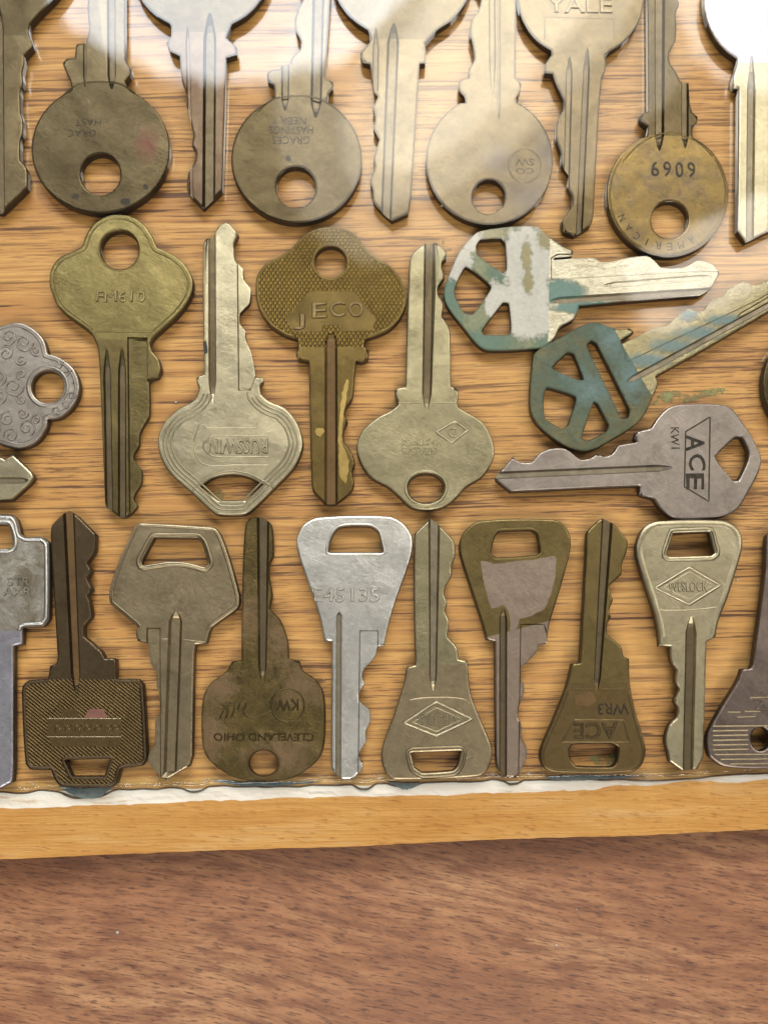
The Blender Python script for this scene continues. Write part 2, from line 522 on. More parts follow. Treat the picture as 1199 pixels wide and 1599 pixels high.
def spline(pts, step=5.0):
    """closed loop of photo points; 3-tuples are corners, 2-tuples are passed smoothly (Catmull-Rom)"""
    n = len(pts)
    out = []
    for i in range(n):
        p0, p1, p2, p3 = pts[i - 1], pts[i], pts[(i + 1) % n], pts[(i + 2) % n]
        c1, c2 = len(p1) > 2, len(p2) > 2
        a1, a2 = np.array(p1[:2], float), np.array(p2[:2], float)
        L = np.linalg.norm(a2 - a1)
        k = max(1, int(round(L / step)))
        a0 = np.array(p0[:2], float)
        a3 = np.array(p3[:2], float)
        l01, l23 = np.linalg.norm(a1 - a0) + 1e-6, np.linalg.norm(a3 - a2) + 1e-6
        t1 = (a2 - a1) if c1 else (a2 - a0) / (L + l01) * L
        t2 = (a2 - a1) if c2 else (a3 - a1) / (L + l23) * L
        # sharp turns (the cuts of a blade) stay nearly angular
        for q, (u, w) in enumerate(((a1 - a0, a2 - a1), (a2 - a1, a3 - a2))):
            cs = float(u @ w) / ((np.linalg.norm(u) + 1e-6) * (np.linalg.norm(w) + 1e-6))
            if cs < 0.8:
                if q == 0:
                    t1 = t1 * 0.4
                else:
                    t2 = t2 * 0.4
        for j in range(k):
            t = j / k
            h1, h2 = 2 * t**3 - 3 * t**2 + 1, t**3 - 2 * t**2 + t
            h3, h4 = -2 * t**3 + 3 * t**2, t**3 - t**2
            out.append(h1 * a1 + h2 * t1 + h3 * a2 + h4 * t2)
    return np.array(out)


def arc(cx, cy, rx, ry, a0, a1, n=26):
    """arc of smooth photo points; angles in degrees, 0 = right, 90 = down"""
    return [(cx + rx * math.cos(math.radians(a0 + (a1 - a0) * i / n)), cy + ry * math.sin(math.radians(a0 + (a1 - a0) * i / n))) for i in range(n + 1)]


def circle(cx, cy, rx, ry=None, n=30):
    ry = ry or rx
    return [(cx + rx * math.cos(2 * math.pi * i / n), cy + ry * math.sin(2 * math.pi * i / n)) for i in range(n)]


def corners(*pts):
    return [(x, y, 1) for x, y in pts]


def to_mm(px, z):
    return np.array([at(p[0], p[1], z)[:2] for p in px])


def area2(p):
    x, y = p[:, 0], p[:, 1]
    return float(np.sum(x * np.roll(y, -1) - np.roll(x, -1) * y)) / 2


def ccw(p):
    return p if area2(p) > 0 else p[::-1].copy()


def inside(P, poly):
    x, y = P[:, 0], P[:, 1]
    r = np.zeros(len(P), bool)
    a, b = poly, np.roll(poly, -1, 0)
    for (x1, y1), (x2, y2) in zip(a, b):
        c = (y1 > y) != (y2 > y)
        if not c.any():
            continue
        xi = (x2 - x1) * (y - y1) / (y2 - y1 + 1e-15) + x1
        r ^= c & (x < xi)
    return r


def dist_to(P, loop, closed=True):
    a = loop if closed else loop[:-1]
    b = np.roll(loop, -1, 0) if closed else loop[1:]
    d = b - a
    l2 = (d**2).sum(1) + 1e-12
    best = np.full(len(P), 1e9)
    for i in range(0, len(P), 2000):
        Q = P[i:i + 2000]
        w = Q[:, None, :] - a[None]
        t = np.clip((w * d[None]).sum(2) / l2[None], 0, 1)
        e = w - t[..., None] * d[None]
        best[i:i + 2000] = np.sqrt((e**2).sum(2)).min(1)
    return best


def offset_loop(loop, d):
    """points d inside a counter-clockwise loop (negative: outside)"""
    t = np.roll(loop, -1, 0) - np.roll(loop, 1, 0)
    t /= np.linalg.norm(t, axis=1)[:, None] + 1e-9
    nrm = np.stack([-t[:, 1], t[:, 0]], 1)
    q = loop + nrm * d
    ok = dist_to(q, loop) > abs(d) * 0.93
    return q, ok


class Groove:
    def __init__(s, g, z):
        x0, y0, w0, x1, y1, w1 = g[:6]
        s.depth = g[6] if len(g) > 6 else 0.6
        run0 = g[7] if len(g) > 7 else 0
        run1 = g[8] if len(g) > 8 else 0
        s.mat = g[9] if len(g) > 9 else 1
        s.a, s.b = at(x0, y0, z)[:2], at(x1, y1, z)[:2]
        s.L = np.linalg.norm(s.b - s.a)
        s.u = (s.b - s.a) / s.L
        s.n = np.array([-s.u[1], s.u[0]])
        k = 1 / 8.0
        s.h0, s.h1, s.r0, s.r1 = w0 * k / 2, w1 * k / 2, run0 * k, run1 * k

    def taper(s, q):
        f = np.ones_like(q)
        if s.r0 > 0:
            f = np.minimum(f, np.clip(q / s.r0, 0, 1))
        if s.r1 > 0:
            f = np.minimum(f, np.clip((s.L - q) / s.r1, 0, 1))
        return f

    def hw(s, q):
        return (s.h0 + (s.h1 - s.h0) * q / s.L) * (0.12 + 0.88 * s.taper(q) ** 0.7)

    def drop(s, P):
        d = P - s.a
        q, t = d @ s.u, np.abs(d @ s.n)
        inr = (q >= 0) & (q <= s.L)
        qq = np.clip(q, 0, s.L)
        h = s.hw(qq)
        v = np.clip((h - t) / (h * 0.4 + 1e-6), 0, 1) * s.depth * np.clip(s.taper(qq) * 1.6, 0, 1)
        return np.where(inr, v, 0)

    def lines(s):
        qs = [0, s.L]
        if s.r0 > 0:
            qs += [s.r0 * f for f in (0.1, 0.25, 0.45, 0.7, 1.0)]
        if s.r1 > 0:
            qs += [s.L - s.r1 * f for f in (0.1, 0.25, 0.45, 0.7, 1.0)]
        qs = np.array(sorted(set(q for q in qs if 0 <= q <= s.L)))
        h = s.hw(qs)
        res = []
        for f in (-1, -0.6, 0.6, 1):
            res.append(s.a + qs[:, None] * s.u + (h * f)[:, None] * s.n)
        for e in (0, -1):
            res.append(np.array([s.a + qs[e] * s.u + h[e] * f * s.n for f in (-1, -0.6, 0.6, 1)]))
        return res


TOP = 3.4      # top of the keys above the wood, mm


def flat_patch(name, px, z0, z1, mat, parent, org, step=5.0, jag=0.0):
    """thin raised sheet with a real thickness"""
    loop = spline(px, step)
    if jag:
        loop = loop + rng.normal(0, jag, loop.shape)
    loop = ccw(to_mm(loop, z1))
    v2, e, f, *_ = delaunay_2d_cdt([Vector(p) for p in loop], [(i, (i + 1) % len(loop)) for i in range(len(loop))], [], 1, 1e-5)
    n = len(v2)
    V = [((p.x - org[0]) * MM, (p.y - org[1]) * MM, (z1 - org[2]) * MM) for p in v2]
    V += [((p.x - org[0]) * MM, (p.y - org[1]) * MM, (z0 - org[2]) * MM) for p in v2]
    F = []
    cnt = {}
    for t in f:
        t = list(t)
        a = sum(v2[t[i]].x * v2[t[(i + 1) % 3]].y - v2[t[(i + 1) % 3]].x * v2[t[i]].y for i in range(3))
        if a < 0:
            t.reverse()
        F.append(t)
        for i in range(3):
            k = (t[i], t[(i + 1) % 3])
            cnt[k] = 1
    for (a, b) in list(cnt):
        if (b, a) not in cnt:
            F.append([b, a, a + n, b + n])
    return link_mesh(name, V, F, [mat], parent)


def ridge(name, lines, mat, parent, org, w=4.0, hgt=0.14, z=TOP, closed=False, px=True):
    """thin raised lines of rounded section (emblem frames, rims, relief)"""
    V, F = [], []
    hw = w / 8.0 / 2
    for ln in lines:
        P = to_mm(ln, z) if px else np.array(ln)
        n = len(P)
        if closed:
            t = np.roll(P, -1, 0) - np.roll(P, 1, 0)
        else:
            t = np.gradient(P, axis=0)
        t /= np.linalg.norm(t, axis=1)[:, None] + 1e-9
        nr = np.stack([-t[:, 1], t[:, 0]], 1)
        base = len(V)
        for p, q in zip(P, nr):
            for f, zz in ((-1, -0.04), (-0.55, hgt * 0.75), (0, hgt), (0.55, hgt * 0.75), (1, -0.04)):
                V.append(((p[0] + q[0] * f * hw - org[0]) * MM, (p[1] + q[1] * f * hw - org[1]) * MM, (z + zz - org[2]) * MM))
        for i in range(n if closed else n - 1):
            j = (i + 1) % n
            for k in range(4):
                F.append([base + i * 5 + k, base + i * 5 + k + 1, base + j * 5 + k + 1, base + j * 5 + k][::-1])
    return link_mesh(name, V, F, [mat], parent, smooth=True)


_fonts = {}


def text_mesh(body, bold=0.0, spacing=1.0, bev=0.0):
    key = (body, bold, spacing, bev)
    if key in _fonts:
        return _fonts[key]
    cu = bpy.data.curves.new('t', 'FONT')
    cu.body = body
    cu.size = 1.0
    cu.align_x = 'CENTER'
    cu.align_y = 'CENTER'
    cu.extrude = 0.5
    cu.offset = bold
    cu.bevel_depth = bev
    cu.bevel_resolution = 0
    cu.space_character = spacing
    cu.resolution_u = 3
    o = bpy.data.objects.new('t', cu)
    COL.objects.link(o)
    bpy.context.view_layer.update()
    dg = bpy.context.evaluated_depsgraph_get()
    me = bpy.data.meshes.new_from_object(o.evaluated_get(dg))
    v = np.array([p.co[:] for p in me.vertices])
    f = [list(p.vertices) for p in me.polygons]
    bpy.data.objects.remove(o)
    bpy.data.curves.remove(cu)
    bpy.data.meshes.remove(me)
    _fonts[key] = (v, f)
    return v, f


def lettering(body, cx, cy, wpx, hpx, rot, mat, parent, org, hgt=0.12, bold=0.0, spacing=1.0, z=TOP, name='lettering', side=None):
    bev = 0.03 if hgt > 0.03 else 0.0
    v, f = text_mesh(body, bold - bev * 0.2, spacing, bev)
    lo, hi = v.min(0), v.max(0)
    c = (lo + hi) / 2
    s = np.array([wpx / 8.0 / (hi[0] - lo[0]), hpx / 8.0 / (hi[1] - lo[1])])
    p = (v[:, :2] - c[:2]) * s
    a = math.radians(rot)
    R = np.array([[math.cos(a), -math.sin(a)], [math.sin(a), math.cos(a)]])
    ph = rng.uniform(0, 6, 2)
    p[:, 1] += 0.07 * np.sin(p[:, 0] * 1.9 + ph[0])
    p[:, 0] += 0.05 * np.sin(p[:, 1] * 2.3 + p[:, 0] * 0.9 + ph[1])
    p = p @ R.T + at(cx, cy, z)[:2]
    zz = np.where(v[:, 2] > 0.5 + bev * 0.5, hgt, np.where(v[:, 2] > 0, 0.0, -0.06)) + z if bev else np.where(v[:, 2] > 0, hgt, -0.06) + z
    V = np.stack([p[:, 0] - org[0], p[:, 1] - org[1], zz - org[2]], 1) * MM
    if bev and hgt > 0.09:
        mi = [0 if min(zz[q] for q in t) > z + hgt * 0.9 else 1 for t in f]
        return link_mesh(name, V, f, [mat, side or M['grime']], parent, mi)
    return link_mesh(name, V, f, [mat], parent)


KEY_GROUP = 'old keys set in clear resin on the wooden board'


class Key:
    def __init__(s, label, outline, holes=(), grooves=(), recess=(), split=None, mats=('olive', 'olive', 'grime'), name='door_key', top=TOP, edge=0.4):
        """outline, holes: photo points; split: ((x, y), (x, y)) shoulder line, then a point on the bow side"""
        s.top = top
        s.bot = top - 2.3
        loop_px = spline(outline, 5.0)
        s.loop = ccw(to_mm(loop_px, top))
        s.holes = [ccw(to_mm(spline(h, 4.0), top)) for h in holes]
        gs = [Groove(g, top) for g in grooves]
        rec = [(ccw(to_mm(spline(r[0], 6.0), top)), r[1]) for r in recess]
        c = (s.loop.min(0) + s.loop.max(0)) / 2
        s.org = (c[0], c[1], 0.0)
        pts, edges = [], []

        def add(P, closed=True, ok=None):
            b = len(pts)
            pts.extend(P)
            n = len(P)
            for i in range(n if closed else n - 1):
                j = (i + 1) % n
                if ok is None or (ok[i] and ok[j]):
                    edges.append((b + i, b + j))

        def add_ring(P, ok):
            idx = np.where(ok)[0]
            b = len(pts)
            m = {}
            for k, i in enumerate(idx):
                m[i] = b + k
                pts.append(P[i])
            n = len(P)
            for i in idx:
                j = (i + 1) % n
                if j in m:
                    edges.append((m[i], m[j]))
        add(s.loop)
        for h in s.holes:
            add(h)
        for d in (edge * 0.15, edge * 0.45, edge):
            add_ring(*offset_loop(s.loop, d))
            for h in s.holes:
                add_ring(*offset_loop(h, -d))
        for g in gs:
            for ln in g.lines():
                add(ln, False)
        for r, dep in rec:
            add(r)
            add_ring(*offset_loop(r, 0.22))
        if split:
            A, B = at(*split[0], top)[:2], at(*split[1], top)[:2]
            C = at(*split[2], top)[:2]
            add(np.array([A, B]), False)
        v2, e2, f2, *_ = delaunay_2d_cdt([Vector((p[0], p[1])) for p in pts], edges, [], 0, 1e-4)
        P = np.array([(p.x, p.y) for p in v2])
        T = np.array([list(t) for t in f2])
        cen = P[T].mean(1)
        keep = inside(cen, s.loop)
        for h in s.holes:
            keep &= ~inside(cen, h)
        a2 = np.cross(P[T[:, 1]] - P[T[:, 0]], P[T[:, 2]] - P[T[:, 0]])
        keep &= np.abs(a2) > 1e-7
        T, cen, a2 = T[keep], cen[keep], a2[keep]
        T[a2 < 0] = T[a2 < 0][:, ::-1]
        d = dist_to(P, s.loop)
        for h in s.holes:
            d = np.minimum(d, dist_to(P, h))
        u = np.clip(1 - d / edge, 0, 1)
        drop = edge * (1 - np.sqrt(np.clip(1 - u * u, 0, 1))) * 0.9
        gd = np.zeros(len(P))
        gc = np.zeros(len(cen))
        for g in gs:
            gd = np.maximum(gd, g.drop(P))
            if g.mat:
                gc = np.maximum(gc, np.where(g.drop(cen) > 0.7 * g.depth, 1.0, 0.0))
        for r, dep in rec:
            dd = dist_to(P, r)
            ins = inside(P, r) | (dd < 1e-4)
            gd = np.maximum(gd, np.where(ins, np.clip(dd / 0.22, 0, 1) * dep, 0))
        z = np.clip(top - np.maximum(drop, gd) , s.bot + 0.25, top)
        dc = dist_to(cen, s.loop)
        for h in s.holes:
            dc = np.minimum(dc, dist_to(cen, h))
        gc = np.where((dc < edge * 0.75) & (gc == 0), 2.0, gc)
        # boundary edges
        ed = {}
        for t in T:
            for i in range(3):
                ed[(t[i], t[(i + 1) % 3])] = 1
        side = np.zeros(len(T), bool)
        if split:
            nrm = np.array([-(B - A)[1], (B - A)[0]])
            sg = np.sign((C - A) @ nrm)
            side = ((cen - A) @ nrm) * sg > 0
        s.root = empty(name, (s.org[0] * MM, s.org[1] * MM, 0))
        s.root['label'] = label
        s.root['category'] = 'key'
        s.root['group'] = KEY_GROUP
        parts = [('bow', side, mats[0]), ('blade', ~side, mats[1])] if split else [('blade', np.ones(len(T), bool), mats[1])]
        n = len(P)
        top_v = np.stack([P[:, 0] - s.org[0], P[:, 1] - s.org[1], z], 1) * MM
        bot_v = np.stack([P[:, 0] - s.org[0], P[:, 1] - s.org[1], np.full(n, s.bot)], 1) * MM
        allv = np.concatenate([top_v, bot_v])
        s.parts = {}
        for pn, msk, mt in parts:
            F, mi = [], []
            for t, g in zip(T[msk], gc[msk]):
                F.append([int(q) for q in t])
                mi.append(1 if g == 1 else (2 if g == 2 else 0))
                F.append([int(t[2]) + n, int(t[1]) + n, int(t[0]) + n])
                mi.append(0)
                for i in range(3):
                    a, b = int(t[i]), int(t[(i + 1) % 3])
                    if (b, a) not in ed:
                        F.append([b, a, a + n, b + n])
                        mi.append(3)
            used = sorted(set(q for f in F for q in f))
            mp = {q: i for i, q in enumerate(used)}
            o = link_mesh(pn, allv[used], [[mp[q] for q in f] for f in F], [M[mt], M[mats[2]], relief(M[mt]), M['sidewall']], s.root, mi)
            s.parts[pn] = o
        s.bow = s.parts.get('bow') or s.parts['blade']
        s.mats = mats

    def text(s, body, cx, cy, w, h, rot=0, mat=None, hgt=0.12, bold=0.0, spacing=1.0, name='lettering'):
        hgt = hgt * 1.5 if hgt > 0.09 else hgt
        return lettering(body, cx, cy, w, h, rot, relief(M[mat or s.mats[0]]), s.bow, s.org, hgt, bold, spacing, s.top, name, M['warmnickel'] if s.mats[0] == 'silver' else M[s.mats[2]])

    def stamp(s, body, cx, cy, w, h, rot=0, bold=0.0, spacing=1.0, mat='wornstamp'):
        return lettering(body, cx, cy, w, h, rot, M[mat], s.bow, s.org, 0.02, bold, spacing, s.top)

    def lines(s, lines, w=4.0, hgt=0.14, mat=None, closed=False, name='emblem', px=True):
        mt = M[mat or s.mats[0]]
        return ridge(name, lines, mt if name in ('rim', 'hole_rim', 'shoulder_line') else relief(mt), s.bow, s.org, w, hgt, s.top, closed, px)

    def contour(s, d_px, w=3.0, hgt=0.1, keep=None, mat=None, name='rim'):
        """raised line that follows the outline d_px inside it, where keep(x, y photo) holds"""
        q, ok = offset_loop(s.loop, d_px / 8.0)
        if keep:
            A, B, C = [at(*p, s.top)[:2] for p in keep]
            nrm = np.array([-(B - A)[1], (B - A)[0]])
            ok &= ((q - A) @ nrm) * np.sign((C - A) @ nrm) > 0
        if ok.all():
            return s.lines([q], w, hgt, mat, True, name, False)
        st = int(np.where(~ok)[0][0])
        q, ok = np.roll(q, -st, 0), np.roll(ok, -st)
        runs, cur = [], []
        for p, k in zip(q, ok):
            if k:
                cur.append(p)
            else:
                if len(cur) > 3:
                    runs.append(np.array(cur))
                cur = []
        if len(cur) > 3:
            runs.append(np.array(cur))
        return s.lines(runs, w, hgt, mat, False, name, False)

    def hole_rim(s, i, d_px=5, w=5, hgt=0.15, mat=None):
        q, ok = offset_loop(s.holes[i], -d_px / 8.0)
        return s.lines([q[ok]], w, hgt, mat, True, 'hole_rim', False)

    def local(s, x, y, rx, ry):
        p = at(x, y, s.top)
        return ((p[0] - s.org[0]) * MM, (p[1] - s.org[1]) * MM, rx / 8 * MM, ry / 8 * MM)

    def restain(s, ells, col, base, lo, hi):
        b, d = PAL[M[base].name]
        s.bow.data.materials[0] = metal(M[base].name + '_stained', b, d, tuple(q * 0.7 for q in d[:3]) + (1,), 0.25, spot=([s.local(*e) for e in ells], col, lo, hi))

    def crust(s, part, base, layers, **kw):
        o = s.parts[part]
        m = corroded('crusted_' + part, base, [([s.local(*e) for e in l[0]],) + tuple(l[1:]) for l in layers], **kw)
        o.data.materials[0] = m
        o.data.materials[2] = m

    def patch(s, px, mat, name='stain', dz=0.015, jag=0.6, step=5.0):
        return flat_patch(name, px, s.top - 0.05, s.top + dz, M[mat], s.bow, s.org, step, jag)


def smooth_line(pts, step=4.0):
    n = len(pts)
    out = []
    for i in range(n - 1):
        a0, a1, a2, a3 = [np.array(pts[min(max(j, 0), n - 1)][:2], float) for j in (i - 1, i, i + 1, i + 2)]
        k = max(2, int(np.linalg.norm(a2 - a1) / step))
        for j in range(k):
            t = j / k
            out.append(0.5 * ((2 * a1) + (a2 - a0) * t + (2 * a0 - 5 * a1 + 4 * a2 - a3) * t * t + (3 * a1 - a0 - 3 * a2 + a3) * t**3))
    out.append(np.array(pts[-1][:2], float))
    return np.array(out)


def seg_line(*pts, step=6.0):
    out = []
    for a, b in zip(pts[:-1], pts[1:]):
        a, b = np.array(a, float), np.array(b, float)
        k = max(1, int(np.linalg.norm(b - a) / step))
        out += [a + (b - a) * j / k for j in range(k)]
    out.append(np.array(pts[-1], float))
    return np.array(out)


# ------------------------------------------------------------------ table and board
TABLE_Z = -19.0
g = 900.0
tb = link_mesh('table_surface', [(-g * MM, -g * MM, TABLE_Z * MM), (g * MM, -g * MM, TABLE_Z * MM), (g * MM, g * MM, TABLE_Z * MM), (-g * MM, g * MM, TABLE_Z * MM)], [[0, 1, 2, 3]], [M['walnut']])
tb['kind'] = 'structure'
tb['label'] = 'reddish brown walnut table top with dark grain dashes'

plaque = empty('wooden_plaque', (0, 0, 0))
plaque['label'] = 'golden oak board with chipped white front edge carrying the keys'
plaque['category'] = 'board'

NX = 260
XS = np.linspace(-420, 1620, NX)


def wobble(seed, scale, amp):
    r = np.random.default_rng(seed)
    k = int(2040 / scale) + 3
    v = r.normal(0, amp, k)
    return np.interp(XS, np.linspace(-420, 1620, k), v)


lineA = 1237 - 25 * XS / 1199 + wobble(1, 70, 1.4) + wobble(2, 18, 0.5)
whiteB = -3 + np.interp(XS, [-420, 0, 60, 120, 200, 300, 420, 560, 700, 800, 900, 960, 1030, 1110, 1150, 1199, 1620],
                   [1280, 1265, 1266, 1262, 1259, 1254, 1250, 1246, 1244, 1240, 1237, 1231, 1228, 1223, 1225, 1220, 1200]) + wobble(3, 40, 1.0) + wobble(4, 11, 0.8)
lineC = 1341 - 45 * XS / 1199 + wobble(5, 120, 0.8) + wobble(6, 16, 0.5)

rowA = np.array([at(x, y, 0.0) for x, y in zip(XS, lineA)])
rowB = np.array([at(x, y, -1.0) for x, y in zip(XS, whiteB)])
rowC = np.array([at(x, y, -9.0) for x, y in zip(XS, lineC)])
rowD = rowC + np.array([0, 13.0, -1.2])
rowE = rowC + np.array([0, 14.0, TABLE_Z + 9.0])
back = rowA.copy()
back[:, 1] = 230.0
back[:, 2] = 0.0


def strip(name, rows, mat, parent):
    V = [tuple(p * MM) for r in rows for p in r]
    F = []
    for r in range(len(rows) - 1):
        for i in range(NX - 1):
            a = r * NX + i
            F.append([a, a + NX, a + NX + 1, a + 1])
    return link_mesh(name, V, F, [mat], parent)


top_rows = [back, rowA]
strip('oak_face', top_rows, M['oak'], plaque)


def between(a, b, k, amp, seed):
    r = np.random.default_rng(seed)
    out = []
    for i in range(1, k):
        q = a + (b - a) * i / k
        q = q + np.stack([np.zeros(NX), r.normal(0, amp, NX) * 0.3, np.convolve(r.normal(0, amp, NX), np.ones(3) / 3, 'same')], 1)
        out.append(q)
    return out


wh = strip('chipped_white_edge', [rowA] + between(rowA, rowB, 4, 0.10, 11) + [rowB], M['white'], plaque)
wh['label'] = 'bare cream white strip along the front edge'
ed = strip('lacquered_edge', [rowB] + between(rowB, rowC, 5, 0.04, 12) + [rowC, rowD, rowE], M['edge'], plaque)
ed['label'] = 'orange lacquered wood slope below the white strip'

# side and back walls of the board, out of frame, so that it is a solid slab
for nm, loop in (('side_edge', [rowA[0], rowB[0], rowC[0], rowD[0], rowE[0], (back[0][0], 230, TABLE_Z), back[0]]),
                 ('side_edge', [rowA[-1], rowB[-1], rowC[-1], rowD[-1], rowE[-1], (back[-1][0], 230, TABLE_Z), back[-1]])):
    link_mesh(nm, [tuple(np.array(p) * MM) for p in loop], [list(range(len(loop)))], [M['edge']], plaque)
link_mesh('back_edge', [(back[0][0] * MM, 0.23, 0), (back[-1][0] * MM, 0.23, 0), (back[-1][0] * MM, 0.23, TABLE_Z * MM), (back[0][0] * MM, 0.23, TABLE_Z * MM)], [[0, 1, 2, 3]], [M['edge']], plaque)

# ------------------------------------------------------------------ keys, top row
K = []

# T0 cut by the photograph's edge
k = Key('olive brass key cut off by the photo edge beside the red stained disc key',
        arc(5, -78, 112, 108, 120, 412)[:-1] + [(47, 38), (45, 50), (52, 72), (43, 82, 1), (38, 87, 1), (38, 100), (35, 112), (36, 130), (32, 143), (33, 177), (36, 187), (36, 207), (32, 220), (32, 250), (42, 263), (43, 293, 1), (10, 325), (2, 332), (-8, 330), (-30, 305, 1), (-36, 90, 1), (-44, 82), (-52, 70), (-44, 50)],
        [circle(5, -140, 24)], [(-2, 5, 17, 1, 345, 15, 0.7, 45, 0)], split=((-80, 55), (80, 55), (5, -50)), mats=('olive', 'tan', 'grime'))

# T1
k = Key('brass disc key with a dull red stain and stamped letters',
        [(112, 138)] + arc(157, 232, 108, 101, 245, -65, 40) + [(196, 127, 1), (203, 118), (206, 108), (197, 97, 1), (195, 92, 1), (195, -120, 1), (165, -150, 1), (139, -115, 1), (137, -60), (146, -35), (138, -10), (137, 20), (139, 45), (135, 66, 1), (119, 69), (117, 90, 1), (104, 91), (98, 98), (103, 112), (109, 124, 1)],
        [circle(157, 272, 31, 32)], [(173, -160, 15, 175, 140, 14, 0.7, 0, 26), (134, -160, 5, 133, 136, 6, 0.5, 0, 20)], split=((60, 129), (260, 129), (157, 232)), mats=('olive', 'tan', 'grime'))
k.stamp('GRAC', 128, 208, 46, 12, 180)
k.stamp('HAST', 138, 191, 42, 12, 180)
k.lines([smooth_line([(100, 148), (122, 132), (150, 128), (185, 130), (212, 146)])], 3, 0.1, name='shoulder_line')
k.restain([(230, 226, 30, 46)], lin(84, 58, 48), 'olive', 0.15, 0.95)
for x, y, r in ((228, 292, 5), (197, 315, 8), (118, 307, 6)):
    k.patch(circle(x, y, r, r * 0.8, 9), 'stamp', 'dark_spot', jag=0.8)

# T2
k = Key('narrow reddish brass key hanging between the two stamped disc keys, tip down',
        arc(314, -62, 112, 110, 115, 425) + [(353, 58, 1), (370, 73), (370, 85), (353, 90, 1), (351, 167), (347, 297, 1), (317, 325, 1), (295, 302), (292, 290), (295, 267), (305, 250), (306, 237), (299, 225), (302, 213), (300, 200), (295, 177), (290, 157), (293, 147), (284, 125), (281, 87, 1), (266, 80), (260, 67), (267, 55, 1)],
        [circle(314, -130, 26)], [(328, 20, 21, 326, 340, 21, 0.8, 45, 0), (293, 40, 7, 300, 340, 7, 0.4, 30, 0, 0)], split=((200, 50), (420, 50), (314, -60)), mats=('olive', 'redbrass', 'grime'))

# T3
k = Key('brass disc key stamped with three upside-down lines of letters',
        [(428, 152)] + arc(463, 248, 102, 100, 243, -62, 40) + [(512, 150, 1), (513, 145), (520, 137), (520, 127), (510, 123, 1), (507, 118, 1), (515, 0), (518, -130, 1), (495, -160, 1), (470, -130, 1), (466, -90), (478, -60), (464, -35), (473, 0), (467, 10), (460, 30), (462, 47), (470, 63), (468, 77), (455, 90), (453, 98, 1), (440, 100, 1), (436, 107), (423, 109), (417, 114), (418, 127), (428, 133, 1)],
        [circle(462, 292, 31, 32)], [(501, -170, 21, 493, 184, 18, 0.8, 0, 28), (446, 92, 13, 445, 173, 13, 0.6, 0, 22)], split=((380, 150), (560, 152), (463, 248)), mats=('olive', 'tan', 'grime'))
k.stamp('GRACES', 455, 219, 60, 13, 180)
k.stamp('HASTINGS', 455, 203, 70, 13, 180)
k.stamp('NEBR *', 452, 189, 54, 13, 180)
k.lines([smooth_line([(402, 175), (425, 156), (455, 150), (490, 152), (520, 166), (540, 185)])], 3, 0.1, name='shoulder_line')
k.patch(circle(450, 247, 5, 5, 8), 'stamp', 'dark_spot', jag=0.8)

# T4
k = Key('tan brass key with two long grooves, tip down between two disc keys',
        arc(628, -52, 113, 112, 118, 422) + [(663, 66, 1), (665, 80), (664, 98), (655, 99, 1), (642, 300), (637, 333, 1), (612, 344, 1), (585, 317), (582, 297), (578, 283), (585, 260), (583, 247), (588, 230), (592, 217), (583, 200), (586, 182), (582, 167), (590, 150), (585, 143), (580, 110), (578, 100, 1), (567, 97), (562, 83), (573, 70), (579, 62, 1)],
        [circle(628, -118, 26)], [(615, 36, 20, 602, 360, 17, 0.8, 34, 0), (587, 42, 11, 586, 150, 10, 0.6, 40, 10)], split=((520, 60), (740, 62), (628, -52)), mats=('olive', 'tan', 'grime'))

# T5
k = Key('smoke stained tan disc key with a small round stamped mark',
        [(727, 160)] + arc(764, 250, 99, 101, 243, -64, 40) + [(806, 152), (812, 141), (814, 130), (805, 121, 1), (806, 0), (806, -120, 1), (780, -150, 1), (752, -125, 1), (748, -70), (738, -40), (752, -12), (747, 15), (736, 30), (734, 50), (739, 72), (741, 92), (732, 107), (732, 121, 1), (722, 122), (716, 128), (717, 140), (725, 150)],
        [circle(763, 307, 26, 27)], [(779, -160, 5, 779, 186, 5, 0.5, 0, 20), (767, -160, 11, 769, 150, 11, 0.35, 0, 60, 0)], split=((690, 152), (840, 155), (764, 250)), mats=('tan', 'tan', 'grime'))
k.lines([np.array(circle(819, 259, 25, 26, 30))], 3, 0.08, closed=True, name='round_mark')
k.stamp('SW', 819, 253, 30, 12, 180)
k.stamp('CO', 819, 267, 28, 10, 180)
k.restain([(778, 250, 40, 36), (830, 310, 60, 60), (860, 230, 40, 70)], lin(84, 76, 66), 'tan', 0.05, 0.8)

# T6
k = Key('pale brass key with raised block letters on its round bow, tip down',
        arc(907, -8, 99, 98, 118, 424) + [(945, 85, 1), (946, 105), (940, 121, 1), (936, 160), (928, 300), (925, 343), (920, 354, 1), (896, 368, 1), (880, 362), (876, 346), (883, 336), (893, 320), (893, 306), (886, 290), (888, 273), (877, 256), (876, 240), (868, 213), (871, 186), (880, 168), (880, 156), (868, 130), (863, 115, 1), (850, 113), (851, 100), (862, 84, 1)],
        [circle(907, -68, 24)], [(889, 88, 11, 884, 300, 10, 0.5, 30, 0, 0), (917, 74, 11, 903, 385, 11, 0.7, 40, 0)], split=((800, 84), (1000, 86), (907, -8)), mats=('tan', 'tan', 'grime'))
k.text('YALE', 904, 8, 108, 28, 0, hgt=0.2)
k.lines([seg_line((850, 60), (850, 27), (958, 30), (958, 58))], 3, 0.08)

